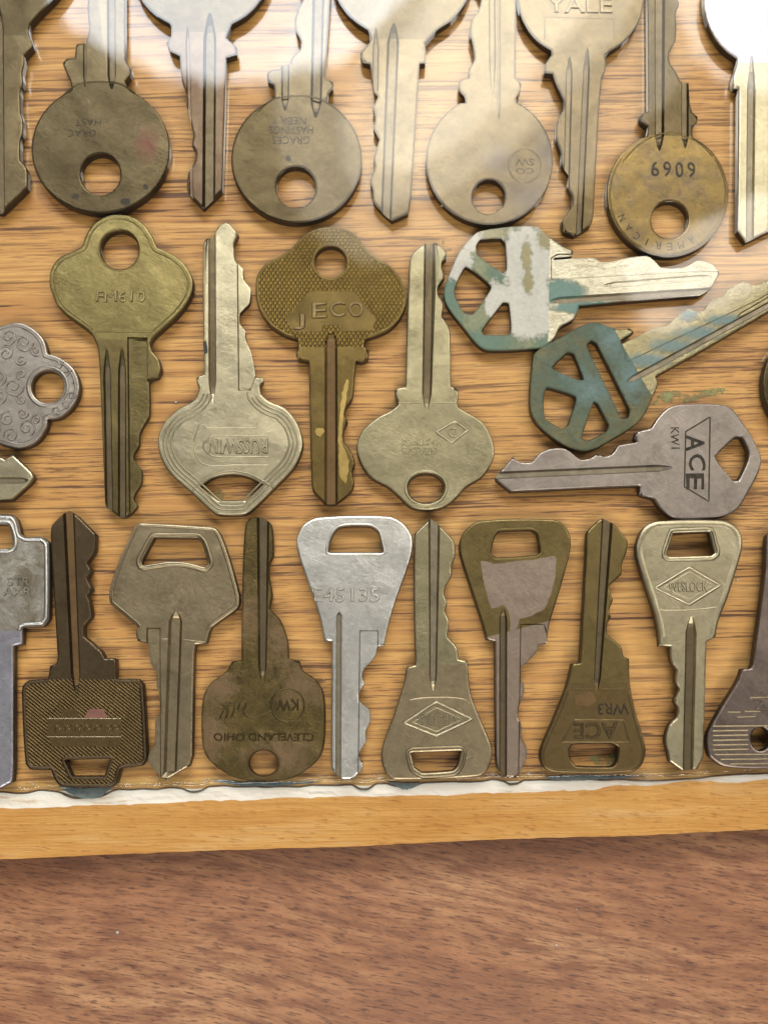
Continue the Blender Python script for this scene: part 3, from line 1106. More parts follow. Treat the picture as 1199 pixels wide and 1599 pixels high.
# T7
k = Key('brass disc key stamped with the number 6909',
        [(1010, 212)] + arc(1042, 303, 95, 98, 245, -64, 40) + [(1081, 213, 1), (1081, 197, 1), (1088, 191), (1089, 181), (1082, 176), (1077, 162, 1), (1075, 128, 1), (1061, 126, 1), (1058, 116), (1046, 97), (1045, 80), (1054, 63), (1056, 40), (1055, 20), (1060, 5), (1052, -30), (1062, -60), (1050, -95, 1), (1030, -130, 1), (1010, -100, 1), (1011, 0), (1012, 173, 1), (1003, 176), (998, 181), (1001, 190), (1011, 197)],
        [circle(1045, 343, 29)], [(1030, -140, 19, 1029, 235, 15, 0.85, 0, 26), (1069, 120, 12, 1069, 231, 12, 0.7, 0, 22)], split=((960, 210), (1130, 214), (1042, 303)), mats=('goldrim', 'olive', 'grime'), top=3.2)
for i, ch in enumerate('6909'):
    k.stamp(ch, 1022 + i * 19.0, 264 + i * 0.4, 13, 26, 0, bold=0.012, mat='stamp')
k.lines([smooth_line([(972, 252), (1002, 222), (1040, 208), (1085, 220), (1112, 244)])], 3, 0.1, name='shoulder_line')
for i, ch in enumerate('AMERICAN'):
    a = math.radians(62 + i * 13.0)
    k.stamp(ch, 1042 + 80 * math.cos(a), 303 + 82 * math.sin(a), 2.5 if ch == 'I' else 9, 12, 270 - math.degrees(a))
k.contour(5, 3, 0.1, ((940, 245), (1140, 245), (1042, 320)))

# T8
k = Key('bright nickel key partly cut off by the photo edge, tip down',
        arc(1196, -2, 97, 106, 118, 422) + [(1242, 98, 1), (1248, 125), (1240, 137), (1232, 138, 1), (1230, 300), (1222, 350, 1), (1164, 378, 1), (1151, 360, 1), (1153, 137, 1), (1146, 137), (1144, 123), (1150, 102, 1)],
        [circle(1196, -60, 24)], [(1173, 86, 14, 1170, 390, 13, 0.6, 60, 0), (1205, 100, 10, 1202, 390, 10, 0.5, 50, 0, 0)], split=((1090, 98), (1300, 98), (1196, 0)), mats=('bluesteel', 'nickel', 'greygrime'))

# ------------------------------------------------------------------ keys, middle row
# M0
k = Key('dull silver key with a scrolled clover bow cut off by the photo edge',
        [(25, 503), (50, 511), (69, 530), (75, 552, 1), (94, 558), (116, 576), (125, 605), (116, 633), (94, 652), (75, 655, 1), (74, 667), (59, 689), (34, 700), (12, 697), (-10, 688), (-40, 650, 1), (-60, 640), (-66, 628, 1), (-300, 630, 1), (-325, 605, 1), (-300, 580, 1), (-66, 578, 1), (-60, 562), (-40, 550, 1), (-20, 518)],
        [circle(75, 604, 25)], [(-340, 604, 14, -55, 604, 12, 0.6, 0, 25)], split=((-40, 540), (-40, 660), (20, 600)), mats=('darksilver', 'darksilver', 'grime'))
k.hole_rim(0, 6, 6, 0.15)
k.contour(7, 4, 0.12, ((-30, 500), (-30, 700), (40, 600)))
sw = []
for cx, cy, r, a0, sg in ((38, 535, 15, 0, 1), (14, 526, 13, 2, -1), (10, 552, 12, 4, 1), (42, 668, 14, 1, -1), (18, 680, 12, 3, 1), (12, 654, 12, 5, -1), (36, 645, 9, 0, 1), (34, 562, 9, 3, -1), (56, 548, 8, 1, 1), (57, 655, 8, 5, -1), (-8, 540, 11, 1, 1), (-8, 668, 11, 2, -1), (22, 604, 16, 0, 1), (0, 590, 12, 2, -1), (0, 622, 12, 4, 1), (34, 585, 8, 2, 1), (34, 624, 8, 4, -1)):
    sw.append(np.array([(cx + r * (1 - i / 26) * math.cos(a0 + sg * i * 0.42), cy + r * (1 - i / 26) * math.sin(a0 + sg * i * 0.42)) for i in range(22)]))
k.lines(sw, 3.2, 0.22, name='scrollwork')
for i, ch in enumerate('SA.OOD'):
    a = math.radians(-62 + i * 27)
    k.text(ch, 75 + 40 * math.cos(a), 604 + 40 * math.sin(a), 4 if ch == '.' else 11, 4 if ch == '.' else 14, -math.degrees(a) - 90, hgt=0.12)

# M1
k = Key('pale nickel key tip poking in below the scrolled silver key',
        [(-200, 700, 1), (-60, 704, 1), (-30, 716), (0, 712), (8, 717), (20, 709, 1), (50, 738), (53, 746), (48, 754), (19, 780, 1), (0, 781, 1), (-200, 784, 1), (-215, 795), (-260, 830), (-330, 810), (-350, 742), (-330, 680), (-260, 655), (-215, 690)],
        [circle(-310, 742, 22)], [(-180, 752, 14, 45, 750, 10, 0.5, 25, 10)], split=((-205, 650), (-205, 830), (-280, 742)), mats=('nickel', 'nickel', 'greygrime'))

# M2
k = Key('yellow brass key with a trefoil bow stamped FM610',
        [(150, 536), (141, 520), (94, 483), (80, 454), (77, 438), (81, 417), (94, 401), (113, 392), (128, 384), (134, 367), (147, 348), (166, 337), (186, 334), (206, 338), (225, 350), (239, 370), (246, 386), (263, 393), (285, 408), (299, 429), (302, 446), (296, 467), (278, 492), (240, 527), (235, 537), (238, 548), (247, 558), (252, 576), (247, 589), (236, 592, 1), (232, 596, 1), (232, 648), (225, 661), (217, 677), (216, 695), (208, 708), (208, 717), (220, 733), (219, 755), (210, 770), (208, 780), (214, 789), (200, 805), (188, 808), (166, 792, 1), (164, 786, 1), (156, 586), (153, 545)],
        [circle(187, 390, 29.5, 30)], [(167, 545, 12, 172, 830, 12, 0.55, 40, 0), (191, 543, 13, 191, 830, 13, 0.55, 40, 0)],
        [(corners((199, 526), (231, 527), (231, 590), (236, 596), (236, 830), (202, 830)), 0.5)],
        split=((60, 530), (330, 530), (190, 450)), mats=('gold', 'goldmid', 'grime'))
k.contour(8, 3, 0.1, ((60, 519), (330, 519), (190, 450)))
k.lines([seg_line((148, 518), (238, 518))], 3, 0.1, name='rim')
k.text('FM610', 189, 463, 78, 19, 0, hgt=0.13)
k.hole_rim(0, 3, 3, 0.08)

# M3
k = Key('pale nickel key with triple ridged bow and slot, blade up',
        [(353, 347), (344, 350), (337, 359), (331, 370, 1), (322, 372), (318, 380), (317, 453), (319, 584, 1), (307, 589), (307, 597), (311, 607), (308, 618), (300, 627), (276, 640), (258, 658), (248, 679), (247, 697), (253, 719), (267, 741), (297, 768), (331, 799), (341, 804), (380, 804), (391, 799), (432, 759), (460, 729), (472, 701), (472, 683), (463, 658), (445, 637), (420, 626), (408, 615), (406, 603), (411, 595), (410, 589), (399, 589, 1), (397, 575), (392, 551), (383, 529), (383, 517), (374, 505), (374, 489), (389, 473), (391, 450), (380, 436), (379, 419), (368, 407), (366, 390), (365, 381), (372, 365), (365, 356), (360, 350)],
        [[(313, 760, 1), (331, 747), (360, 741), (386, 745), (411, 757, 1), (386, 781, 1), (340, 781, 1)]],
        [(331, 360, 13, 332, 630, 12, 0.75, 0, 36)],
        [(corners((370, 405), (400, 405), (400, 586), (392, 610), (372, 610)), 0.35)],
        split=((290, 605), (430, 607), (360, 680)), mats=('nickel', 'nickel', 'grime'))
for d in (9, 15, 21):
    k.contour(d, 3.4, 0.14, ((240, 612), (480, 612), (360, 700)))
k.lines([smooth_line([(300, 768), (318, 750), (340, 739), (362, 735), (386, 739), (408, 749), (428, 762)])], 4, 0.18, name='rim')
k.text('RUSSWIN', 372, 697, 92, 24, 180, hgt=0.16)
k.lines([smooth_line([(419, 680), (380, 680), (340, 680), (326, 685), (318, 696), (326, 708), (340, 713), (380, 713), (419, 713)])], 3, 0.12)
k.lines([smooth_line([(419, 726), (370, 726), (322, 726), (306, 710), (303, 690), (308, 672), (312, 664), (320, 664), (322, 668), (360, 668), (400, 668), (402, 660), (418, 660)])], 2.5, 0.07)
k.patch([(318, 533), (323, 532), (324, 552), (319, 553)], 'blacktar', 'black_mark', jag=0.4)

# M4
k = Key('knurled brass key with a trefoil bow reading JECO',
        [(466, 541, 1), (465, 530), (446, 524), (420, 507), (404, 481), (399, 455), (402, 429), (415, 412), (438, 399), (452, 390), (466, 375), (486, 360), (511, 354), (535, 356), (556, 367), (570, 386), (587, 402), (610, 415), (627, 438), (635, 464), (627, 493), (610, 513), (587, 524), (570, 530), (568, 541, 1), (576, 547), (574, 562), (564, 566), (556, 564, 1), (554, 585), (550, 622), (541, 636), (537, 645), (543, 659), (537, 671), (537, 688), (550, 708), (554, 723), (550, 737), (553, 754), (547, 769), (524, 787, 1), (507, 787, 1), (488, 766), (486, 743), (482, 570), (481, 564, 1), (466, 562), (462, 553)],
        [circle(516, 409, 25)], [(517, 517, 20, 517, 810, 21, 0.6, 16, 0)], split=((390, 541.5), (640, 541.5), (516, 450)), mats=('knurl', 'jeco', 'rustgrime'))
k.patch(corners((446, 498), (483, 455), (552, 455), (587, 498), (580, 516), (532, 518), (532, 508), (503, 508), (503, 518), (458, 518)), 'jeco', 'name_panel', dz=0.05, jag=0.0)
for ch, x, y, w in (('J', 467, 503, 20), ('E', 499, 485, 24), ('C', 527, 483, 25), ('O', 556, 483, 24)):
    k.text(ch, x, y, w, 26, 0, mat='knurl' if False else 'goldblade', hgt=0.2)
k.contour(3, 5, 0.05, ((380, 525), (660, 525), (516, 430)), mat='jeco')
k.hole_rim(0, 3, 5, 0.05, mat='jeco')
k.patch([(541, 592), (545, 596), (538, 640), (534, 690), (545, 725), (540, 755), (531, 745), (529, 690), (532, 630)], 'yellowstain', 'yellow_stain', jag=0.7)
k.patch(circle(499, 674, 7, 7, 8), 'yellowstain', 'yellow_stain', jag=0.9)

# M5
k = Key('greenish nickel key with a small diamond mark on its wide bow, blade up',
        [(641, 402), (646, 394), (664, 379, 1), (681, 378, 1), (697, 393), (697, 403), (690, 409), (690, 418), (694, 433), (684, 448), (684, 459), (692, 474), (690, 494), (700, 509), (703, 523), (704, 603, 1), (713, 606), (716, 615), (714, 629), (716, 636), (732, 645), (754, 660), (767, 682), (772, 704), (767, 724), (753, 744), (727, 761), (711, 779), (690, 793), (664, 797), (641, 792), (623, 776), (606, 761), (577, 744), (560, 717), (557, 695), (566, 672), (589, 652), (613, 639), (622, 630), (618, 620), (616, 610), (623, 605), (633, 604, 1), (635, 523), (639, 410)],
        [circle(665, 762, 28, 23)], [(671, 365, 18, 666, 640, 15, 0.8, 0, 26)], split=((590, 629), (740, 629), (665, 700)), mats=('nickel_green', 'nickel_green', 'grime'))
k.lines([seg_line((622, 629), (655, 629)), seg_line((677, 629), (714, 629))], 3, 0.1, name='shoulder_line')
k.lines([np.array(seg_line((681, 675), (710, 658), (730, 672), (705, 692), (681, 675)))], 4, 0.18, mat='nickel')
k.text('D', 706, 675, 13, 16, 172, hgt=0.1)
k.text('GRACES', 655, 704, 56, 11, 180, hgt=0.06)
k.text('HASTINGS', 658, 691, 62, 11, 180, hgt=0.05)
k.hole_rim(0, 4, 5, 0.1)

# M6
k = Key('white and green corroded key with a three-hole bow, blade sideways',
        [(745, 362), (789, 354), (838, 353), (860, 371), (882, 386), (895, 391), (893, 399), (866, 402, 1), (864, 405, 1), (926, 402), (938, 408), (952, 408), (979, 402), (1010, 399), (1020, 405), (1032, 417), (1067, 417), (1089, 406), (1111, 411), (1124, 426, 1), (1111, 448), (1093, 461, 1), (979, 470), (904, 477, 1), (902, 486), (895, 499), (875, 511), (864, 530), (848, 542), (838, 544), (767, 547), (749, 541), (724, 512), (698, 477), (693, 455), (703, 424), (720, 389)],
        [[(743, 384), (749, 374), (782, 372), (789, 380), (791, 420), (785, 426), (745, 397)],
         [(710, 450), (727, 416), (767, 448), (738, 490), (725, 488), (712, 466)],
         [(752, 516), (785, 472), (794, 473), (798, 514), (794, 522), (756, 522)]],
        [(858, 470, 12, 1140, 452, 11, 0.6, 16, 0, 1), (940, 446, 10, 1112, 432, 10, 0.4, 20, 20, 0)],
        [(corners((859, 402), (870, 396), (1130, 396), (1126, 424), (1080, 425), (860, 437)), 0.3)],
        split=((858, 380), (856, 520), (780, 450)), mats=('verdigris', 'nickel', 'greygrime'))
k.crust('bow', (lin(150, 150, 118), lin(120, 132, 108)),
        [([(700, 450, 60, 90), (760, 535, 90, 40), (850, 470, 50, 90), (790, 425, 50, 40), (880, 395, 40, 30), (860, 530, 50, 50)], lin(104, 130, 112), 0.28, 0.75, 800, 1.2),
         ([(825, 400, 62, 72), (822, 460, 50, 80), (830, 500, 60, 40), (745, 375, 60, 26), (716, 410, 30, 40), (775, 470, 26, 44)], lin(208, 206, 194), 0.16, 0.34, 700, 0.9),
         ([(822, 400, 14, 44), (824, 440, 14, 34), (850, 375, 20, 26), (770, 365, 40, 16)], lin(160, 152, 112), 0.3, 0.6, 900, 1.3)], metallic=0.4)
k.crust('blade', (lin(190, 184, 162), lin(168, 160, 138)), [([(870, 455, 60, 26), (920, 480, 80, 14)], lin(104, 136, 124), 0.15, 0.4, 500, 0.9)], metallic=1.0, rough=0.3)

# M7
k = Key('teal green corroded key with a slotted four-hole bow',
        [(833, 553), (844, 543), (877, 525), (908, 508), (930, 503), (950, 509), (966, 514), (983, 512), (990, 518), (970, 531, 1), (970, 537, 1), (1000, 522), (1023, 511), (1041, 508), (1058, 492), (1076, 481), (1090, 486), (1100, 483), (1111, 468), (1129, 461), (1138, 450), (1160, 439), (1177, 444), (1205, 436), (1232, 440), (1245, 452, 1), (1228, 470, 1), (1199, 487), (1100, 545), (1032, 583, 1), (1024, 588), (1027, 600), (1016, 627), (1005, 649), (988, 666), (952, 688), (930, 700), (908, 704), (877, 693), (842, 666), (829, 644), (827, 613), (829, 585)],
        [[(917, 537), (923, 532), (931, 536), (983, 640), (980, 652), (970, 653), (960, 632), (919, 547)],
         [(862, 574), (886, 550), (895, 552), (911, 592), (900, 592)],
         [(854, 605), (899, 620), (886, 664), (877, 669), (851, 653), (849, 620)],
         [(927, 627), (932, 629), (950, 664), (946, 674), (917, 688), (908, 684)]],
        [(976, 598, 11, 1240, 454, 10, 0.6, 16, 0, 1), (1150, 496, 8, 1215, 458, 8, 0.3, 10, 20, 0)],
        [(corners((968, 534), (1250, 380), (1262, 424), (1180, 470), (978, 566)), 0.28)],
        split=((962, 520), (1010, 606), (900, 600)), mats=('teal', 'nickel_green', 'greygrime'))
k.crust('bow', (lin(118, 112, 80), lin(90, 92, 68)),
        [([(900, 600, 150, 150), (980, 560, 80, 90), (930, 510, 90, 50)], lin(84, 104, 88), 0.25, 0.95, 650, 1.5),
         ([(955, 530, 40, 50), (925, 610, 46, 40), (985, 590, 40, 60), (890, 580, 30, 26)], lin(106, 130, 126), 0.2, 0.9, 700, 1.3)], metallic=0.5)
k.crust('blade', (lin(160, 150, 116), lin(136, 126, 96)), [([(1010, 562, 50, 16), (1050, 540, 50, 16), (1090, 520, 50, 16), (1130, 500, 40, 14), (1075, 492, 20, 14)], lin(112, 134, 130), 0.1, 0.7, 700, 1.2)], metallic=1.0, rough=0.32)

# M8
k = Key('grey steel key with ACE stamped in a frame, blade sideways',
        [(773, 745), (786, 730), (800, 713, 1), (813, 721), (830, 721), (844, 706), (866, 699), (884, 701), (906, 717), (921, 715), (932, 708), (943, 712), (954, 709), (965, 695), (994, 690, 1), (990, 684), (992, 675), (1005, 671), (1016, 668), (1026, 653), (1042, 637), (1062, 631), (1122, 631), (1141, 637), (1159, 659), (1177, 688), (1188, 714), (1185, 736), (1166, 772), (1152, 794), (1126, 807), (1062, 812), (1046, 807), (1029, 792), (1020, 779), (1008, 776), (998, 772), (998, 759, 1), (943, 761), (797, 768, 1), (775, 750)],
        [[(1117, 714), (1148, 683), (1157, 683), (1168, 706), (1166, 721), (1152, 750), (1144, 750)]],
        [(765, 743, 12, 1050, 730, 11, 0.6, 0, 22, 1)], split=((1009, 650), (1009, 800), (1080, 720)), mats=('steel', 'steel', 'greygrime'), top=3.7)
k.lines([seg_line((1108, 651), (1070, 674), (1068, 760), (1106, 783), (1108, 651))], 3.5, 0.03, mat='stamp')
for ch, y, h, w, xx in (('A', 692, 26, 30, 1085), ('C', 722, 26, 26, 1088), ('E', 752, 26, 28, 1085)):
    k.stamp(ch, xx, y, h, w, -90, bold=0.02)
k.stamp('KW1', 1053, 684, 34, 13, -90, bold=0.01)

# M9
k = Key('dark brass key of which only the bow edge shows by the photo edge',
        arc(1290, 600, 100, 98, 30, 330) + [(1385, 570, 1), (1600, 572, 1), (1625, 600, 1), (1600, 630, 1), (1385, 632, 1)],
        [circle(1225, 600, 24)], [(1370, 600, 16, 1640, 600, 16, 0.6, 20, 0)], split=((1378, 500), (1378, 700), (1290, 600)), mats=('olive', 'olive', 'grime'))
k.contour(6, 4, 0.1, ((1360, 500), (1360, 700), (1290, 600)))

# ------------------------------------------------------------------ keys, bottom row
# B0
k = Key('pitted silver key with a square rimmed bow cut off by the photo edge',
        [(-44, 803), (18, 803), (27, 811), (33, 834), (40, 838, 1), (66, 838), (77, 848), (77, 966), (68, 978), (36, 980, 1), (36, 1006, 1), (22, 1009, 1), (22, 1195, 1), (20, 1221, 1), (-12, 1238, 1), (-48, 1215, 1), (-48, 1009, 1), (-62, 1006, 1), (-62, 980, 1), (-95, 978), (-103, 966), (-103, 848), (-92, 838), (-66, 838, 1), (-59, 834), (-53, 811)],
        [[(-44, 820, 1), (12, 820), (18, 834), (20, 852), (14, 856), (-42, 856), (-46, 852), (-46, 834)]],
        [(-12, 1000, 16, -12, 1250, 15, 0.5, 26, 0, 0)], split=((-120, 985), (100, 985), (-10, 900)), mats=('pitted', 'bluesteel', 'greygrime'))
k.contour(5, 7, 0.3, ((-120, 984), (100, 984), (-10, 900)), mat='silver')
k.hole_rim(0, 5, 6, 0.25, mat='silver')
k.text('STR', 30, 908, 36, 13, 0, hgt=0.12)
k.text('AXR', 28, 924, 44, 13, 0, hgt=0.12)

# B1
k = Key('dark hatched bronze key with a square bow, blade up and rusty groove',
        [(108, 797), (100, 801), (81, 820), (79, 836), (90, 1027, 1), (88, 1036, 1), (78, 1040, 1), (75, 1060, 1), (45, 1062), (36, 1070), (34, 1082), (40, 1192), (48, 1202), (80, 1203, 1), (87, 1220), (97, 1229), (174, 1230), (183, 1223), (189, 1200, 1), (222, 1196), (230, 1185), (224, 1069), (216, 1060), (182, 1060, 1), (182, 1029, 1), (174, 1027), (165, 1028), (160, 1018), (132, 993, 1), (132, 978), (144, 963), (141, 939), (137, 930), (145, 921), (137, 903), (144, 892), (137, 879), (149, 861), (150, 844), (151, 835, 1), (120, 804)],
        [corners((101, 1187), (172, 1185), (163, 1212), (113, 1212))],
        [(107, 785, 18, 120, 1084, 14, 0.7, 0, 30, 1)], split=((20, 1061), (240, 1061), (130, 1130)), mats=('hatch', 'bronze', 'rustgrime'))
k.contour(3.5, 6, 0.16, ((20, 1062), (240, 1062), (130, 1130)), mat='bronze')
k.hole_rim(0, 3, 5, 0.1, mat='bronze')
k.patch(corners((76, 1123), (190, 1123), (190, 1149), (74, 1149)), 'brownplate', 'name_panel', dz=0.05, jag=0.0)
k.patch(corners((94, 1121), (98, 1107), (121, 1107), (124, 1121)), 'brownplate', 'name_panel', dz=0.05, jag=0.0)
k.patch(corners((132, 1121), (140, 1107), (162, 1107), (168, 1121)), 'redstain', 'name_panel', dz=0.05, jag=0.0)
k.patch(corners((76, 1152), (190, 1152), (186, 1166), (82, 1166)), 'brownplate', 'name_panel', dz=0.05, jag=0.0)
k.lines([seg_line((74, 1122), (190, 1122)), seg_line((74, 1150.5), (190, 1150.5))], 3, 0.16, mat='warmnickel')
k.lines([smooth_line([(x, 1142), (x + 4, 1131), (x + 8, 1140), (x + 11, 1132)]) for x in (86, 101, 117, 132, 148, 164, 176)], 2.6, 0.14, mat='brownplate', name='worn_marks')

# B2
k = Key('warm nickel key with a pentagonal bow and trapezoid slot, tip down',
        [(210, 822), (218, 816), (334, 823), (343, 831), (356, 864), (373, 925), (374, 944), (369, 952), (331, 980), (328, 986), (323, 1005, 1), (306, 1007, 1), (304, 1024), (301, 1181, 1), (296, 1197, 1), (260, 1218, 1), (252, 1215), (231, 1190), (233, 1175), (241, 1164), (242, 1126), (250, 1116), (248, 1082), (244, 1071), (246, 1054), (235, 1035), (232, 1005, 1), (215, 1001, 1), (212, 988), (215, 979), (172, 942), (171, 922), (186, 875), (208, 826)],
        [[(241, 840, 1), (308, 841), (315, 848), (325, 880), (320, 885), (293, 878), (268, 876), (244, 879), (223, 882), (222, 876)]],
        [(275, 955, 21, 266, 1205, 20, 0.55, 14, 0, 0)],
        [(corners((229, 980), (251, 980), (252, 1230), (222, 1230), (229, 1100)), 0.4)],
        split=((160, 1000), (390, 1006), (270, 920)), mats=('warmnickel', 'warmnickel', 'greygrime'))
k.contour(5, 4, 0.16, ((160, 985), (390, 985), (270, 900)))
k.hole_rim(0, 6, 7, 0.22)
k.lines([seg_line((254, 998), (262, 998)), seg_line((288, 999), (322, 1003))], 3, 0.1, name='shoulder_line')

# B3
k = Key('rusty mottled bronze key with a broad round bow, blade up',
        [(383, 820), (391, 809), (410, 807), (424, 819), (427, 867), (421, 880), (420, 897), (425, 930), (421, 950), (438, 969), (449, 1002), (450, 1028, 1), (467, 1032), (472, 1046), (493, 1062), (505, 1084), (507, 1148), (500, 1181), (478, 1203), (449, 1217), (383, 1218), (350, 1206), (322, 1181), (315, 1150), (317, 1090), (328, 1068), (355, 1046), (362, 1033), (377, 1031, 1), (378, 928)],
        [circle(411, 1192, 22, 20)], [(411, 795, 20, 410, 1066, 12, 0.7, 0, 24)], split=((330, 1033), (500, 1033), (410, 1120)), mats=('rust', 'rust', 'grime'))
k.lines([np.array(circle(449, 1101, 26, 26, 32))], 3, 0.1, closed=True)
k.text('KW', 449, 1101, 34, 17, 180, hgt=0.1)
k.lines([smooth_line([(424, 1110), (405, 1117), (390, 1121), (380, 1110), (386, 1098), (376, 1096), (372, 1108)]), smooth_line([(343, 1122), (352, 1106), (372, 1094)]), smooth_line([(346, 1098), (356, 1110), (352, 1124), (362, 1118), (366, 1104), (356, 1096), (346, 1098)])], 3, 0.12)
k.text('CLEVELAND OHIO', 412, 1151, 150, 12, 180, hgt=0.05)
k.hole_rim(0, 3, 4, 0.1)
for pt in ('bow', 'blade'):
    k.crust(pt, (lin(102, 88, 52), lin(76, 66, 40)),
            [([(340, 1075, 60, 50), (470, 1070, 70, 60), (330, 1150, 50, 80), (440, 1180, 90, 60), (380, 960, 60, 80), (440, 1000, 50, 80)], lin(112, 86, 50), 0.3, 1.2, 420, 1.5)], metallic=0.95, rough=0.36)

# B4
k = Key('bright silver key with a tapered bow numbered E45135, tip down',
        [(495, 808), (605, 806), (627, 815), (642, 834), (644, 855), (638, 881), (616, 944), (605, 983), (600, 1009, 1), (589, 1010, 1), (586, 1024), (568, 1046), (565, 1056), (569, 1067), (561, 1082), (562, 1096), (576, 1107), (578, 1126), (571, 1142), (572, 1158), (562, 1173), (562, 1186), (567, 1195), (564, 1203), (550, 1218, 1), (534, 1217, 1), (518, 1203, 1), (517, 1195), (518, 1002, 1), (506, 1001, 1), (498, 961), (479, 906), (465, 862), (463, 842), (473, 820)],
        [[(513, 862, 1), (516, 845), (525, 828), (536, 822), (578, 822), (590, 831), (598, 862, 1)]],
        [(529.5, 955, 9, 528, 1240, 9, 0.7, 6, 0, 1)],
        [(corners((561, 984), (591, 984), (592, 1240), (558, 1240)), 0.3)],
        split=((480, 1001), (620, 1009), (550, 900)), mats=('silver', 'silver', 'greygrime'))
k.text('E45135', 541, 929, 100, 22, 0, hgt=0.16, spacing=1.1)
k.hole_rim(0, 3, 4, 0.1)

# B5
k = Key('warm nickel key with a diamond emblem above its bow slot, blade up',
        [(672, 809, 1), (647, 833, 1), (646, 928), (648, 1038, 1), (635, 1042), (631, 1065), (614, 1118), (596, 1170), (596, 1192), (603, 1208), (616, 1218), (746, 1213), (760, 1203), (768, 1184), (767, 1165), (749, 1120), (735, 1082), (730, 1032, 1), (716, 1029, 1), (713, 1010), (699, 994), (701, 969), (695, 955), (698, 941), (694, 928), (695, 917), (705, 900), (705, 884), (710, 870), (709, 845), (686, 820)],
        [[(642, 1176, 1), (719, 1173, 1), (714, 1195), (706, 1203), (660, 1206), (648, 1198)]],
        [(678, 795, 19, 676, 1078, 11, 0.6, 0, 20, 1)], split=((600, 1044), (760, 1034), (680, 1150)), mats=('warmnickel', 'nickel_green', 'greygrime'))
dm = [(631, 1129), (681, 1096), (737, 1123), (681, 1149)]
k.lines([seg_line(*dm, dm[0])], 5, 0.22, mat='nickel')
k.lines([seg_line((645, 1128), (681, 1105), (722, 1123), (681, 1142), (645, 1128))], 2, 0.08, mat='nickel')
k.text('WESLOCK', 682, 1124, 62, 17, 180, hgt=0.14, mat='nickel')
k.lines([smooth_line([(640, 1093), (660, 1090), (700, 1089), (724, 1092), (734, 1100)])], 3, 0.08)
k.hole_rim(0, 7, 5, 0.2)

# B6
k = Key('yellow brass key with a grey worn patch on its tapered bow, tip down',
        [(750, 813), (865, 811), (882, 820), (890, 837), (891, 853), (884, 886), (868, 941), (857, 977), (854, 1005, 1), (842, 1007, 1), (838, 1018), (814, 1042, 1), (813, 1060), (818, 1070), (818, 1082), (811, 1101), (809, 1120), (814, 1131), (814, 1151), (822, 1167), (821, 1186), (813, 1203), (805, 1215, 1), (791, 1214, 1), (777, 1200), (774, 1186), (772, 1002, 1), (759, 999, 1), (752, 972), (733, 914), (718, 864), (718, 845), (728, 826)],
        [[(766, 864, 1), (773, 838), (780, 830), (830, 828), (838, 834), (843, 862, 1), (838, 866), (774, 870)]],
        [(785.5, 950, 12, 785, 1240, 12, 0.7, 16, 0)],
        [(corners((812, 974), (850, 974), (858, 1000), (830, 1240), (808, 1240), (810, 1100)), 0.25)],
        split=((740, 1000), (870, 966), (805, 900)), mats=('darkbrass', 'plate', 'grime'))
k.patch([(751, 876), (772, 880), (806, 876), (840, 873), (866, 868), (868, 880), (864, 914), (850, 950), (826, 962), (810, 968), (806, 985), (796, 985), (796, 962), (786, 945), (768, 950), (758, 920)], 'plate', 'grey_worn_patch', dz=0.012, jag=0.5)
k.hole_rim(0, 3, 4, 0.08)

# B7
k = Key('dark brass key stamped WR3 above an ACE frame, blade up',
        [(941, 809), (934, 812), (916, 831), (914, 873), (905, 1035, 1), (892, 1036, 1), (886, 1065), (867, 1115), (845, 1167), (843, 1186), (850, 1200), (867, 1207), (985, 1206), (1002, 1195), (1008, 1175), (1004, 1151), (991, 1107), (983, 1065), (982, 1029), (973, 1024), (969, 1009), (948, 991), (948, 974), (954, 965), (951, 953), (957, 937), (953, 925), (952, 914), (970, 897), (971, 881), (978, 862), (980, 845), (958, 818)],
        [[(889, 1170), (894, 1163), (955, 1162), (965, 1168), (962, 1190), (955, 1197), (900, 1196), (891, 1186)]],
        [(949, 795, 18, 931, 1080, 10, 0.75, 0, 22)], split=((870, 1066), (1000, 1066), (925, 1150)), mats=('brownplate', 'darkbrass', 'grime'), top=4.2)
k.stamp('WR3', 957, 1107, 46, 17, 180, bold=0.012)
k.lines([seg_line((896, 1124), (973, 1124), (982, 1159), (876, 1159), (896, 1124))], 3, 0.08)
k.text('ACE', 930, 1141, 66, 24, 180, hgt=0.12)
k.lines([seg_line((886, 1076), (924, 1076)), seg_line((938, 1076), (984, 1076))], 3, 0.1, name='shoulder_line')
k.contour(5, 3, 0.08, ((830, 1080), (1020, 1080), (925, 1180)))
k.patch([(900, 1085), (925, 1082), (932, 1094), (915, 1104), (898, 1098)], 'rustgrime', 'rust_stain', jag=1.3)

# B8
k = Key('pale nickel key with a diamond emblem on its tapered bow, tip down',
        [(1012, 818), (1029, 813), (1125, 812), (1145, 819), (1157, 834), (1159, 853), (1153, 878), (1136, 933), (1122, 969), (1117, 995, 1), (1103, 1002, 1), (1098, 1183, 1), (1089, 1201, 1), (1065, 1204, 1), (1045, 1189), (1042, 1173), (1038, 1156), (1045, 1131), (1056, 1120), (1058, 1106), (1052, 1095), (1060, 1076), (1054, 1065), (1056, 1046), (1047, 1032), (1046, 1010, 1), (1029, 1009, 1), (1027, 983), (1019, 950), (1007, 914), (994, 870), (993, 851), (1001, 829)],
        [corners((1040, 866), (1051, 833), (1107, 831), (1115, 863), (1110, 867), (1044, 869))],
        [(1079, 962, 17, 1073, 1220, 16, 0.6, 24, 0)], split=((1010, 1009), (1130, 998), (1075, 920)), mats=('nickel', 'nickel', 'grime'), top=5.0)
k.lines([seg_line((1023, 918), (1076, 886), (1124, 914), (1076, 944), (1023, 918))], 5, 0.22)
k.lines([seg_line((1036, 917), (1076, 893), (1112, 914), (1076, 936), (1036, 917))], 2, 0.08)
k.text('WESLOCK', 1074, 916, 60, 16, 0, hgt=0.14)
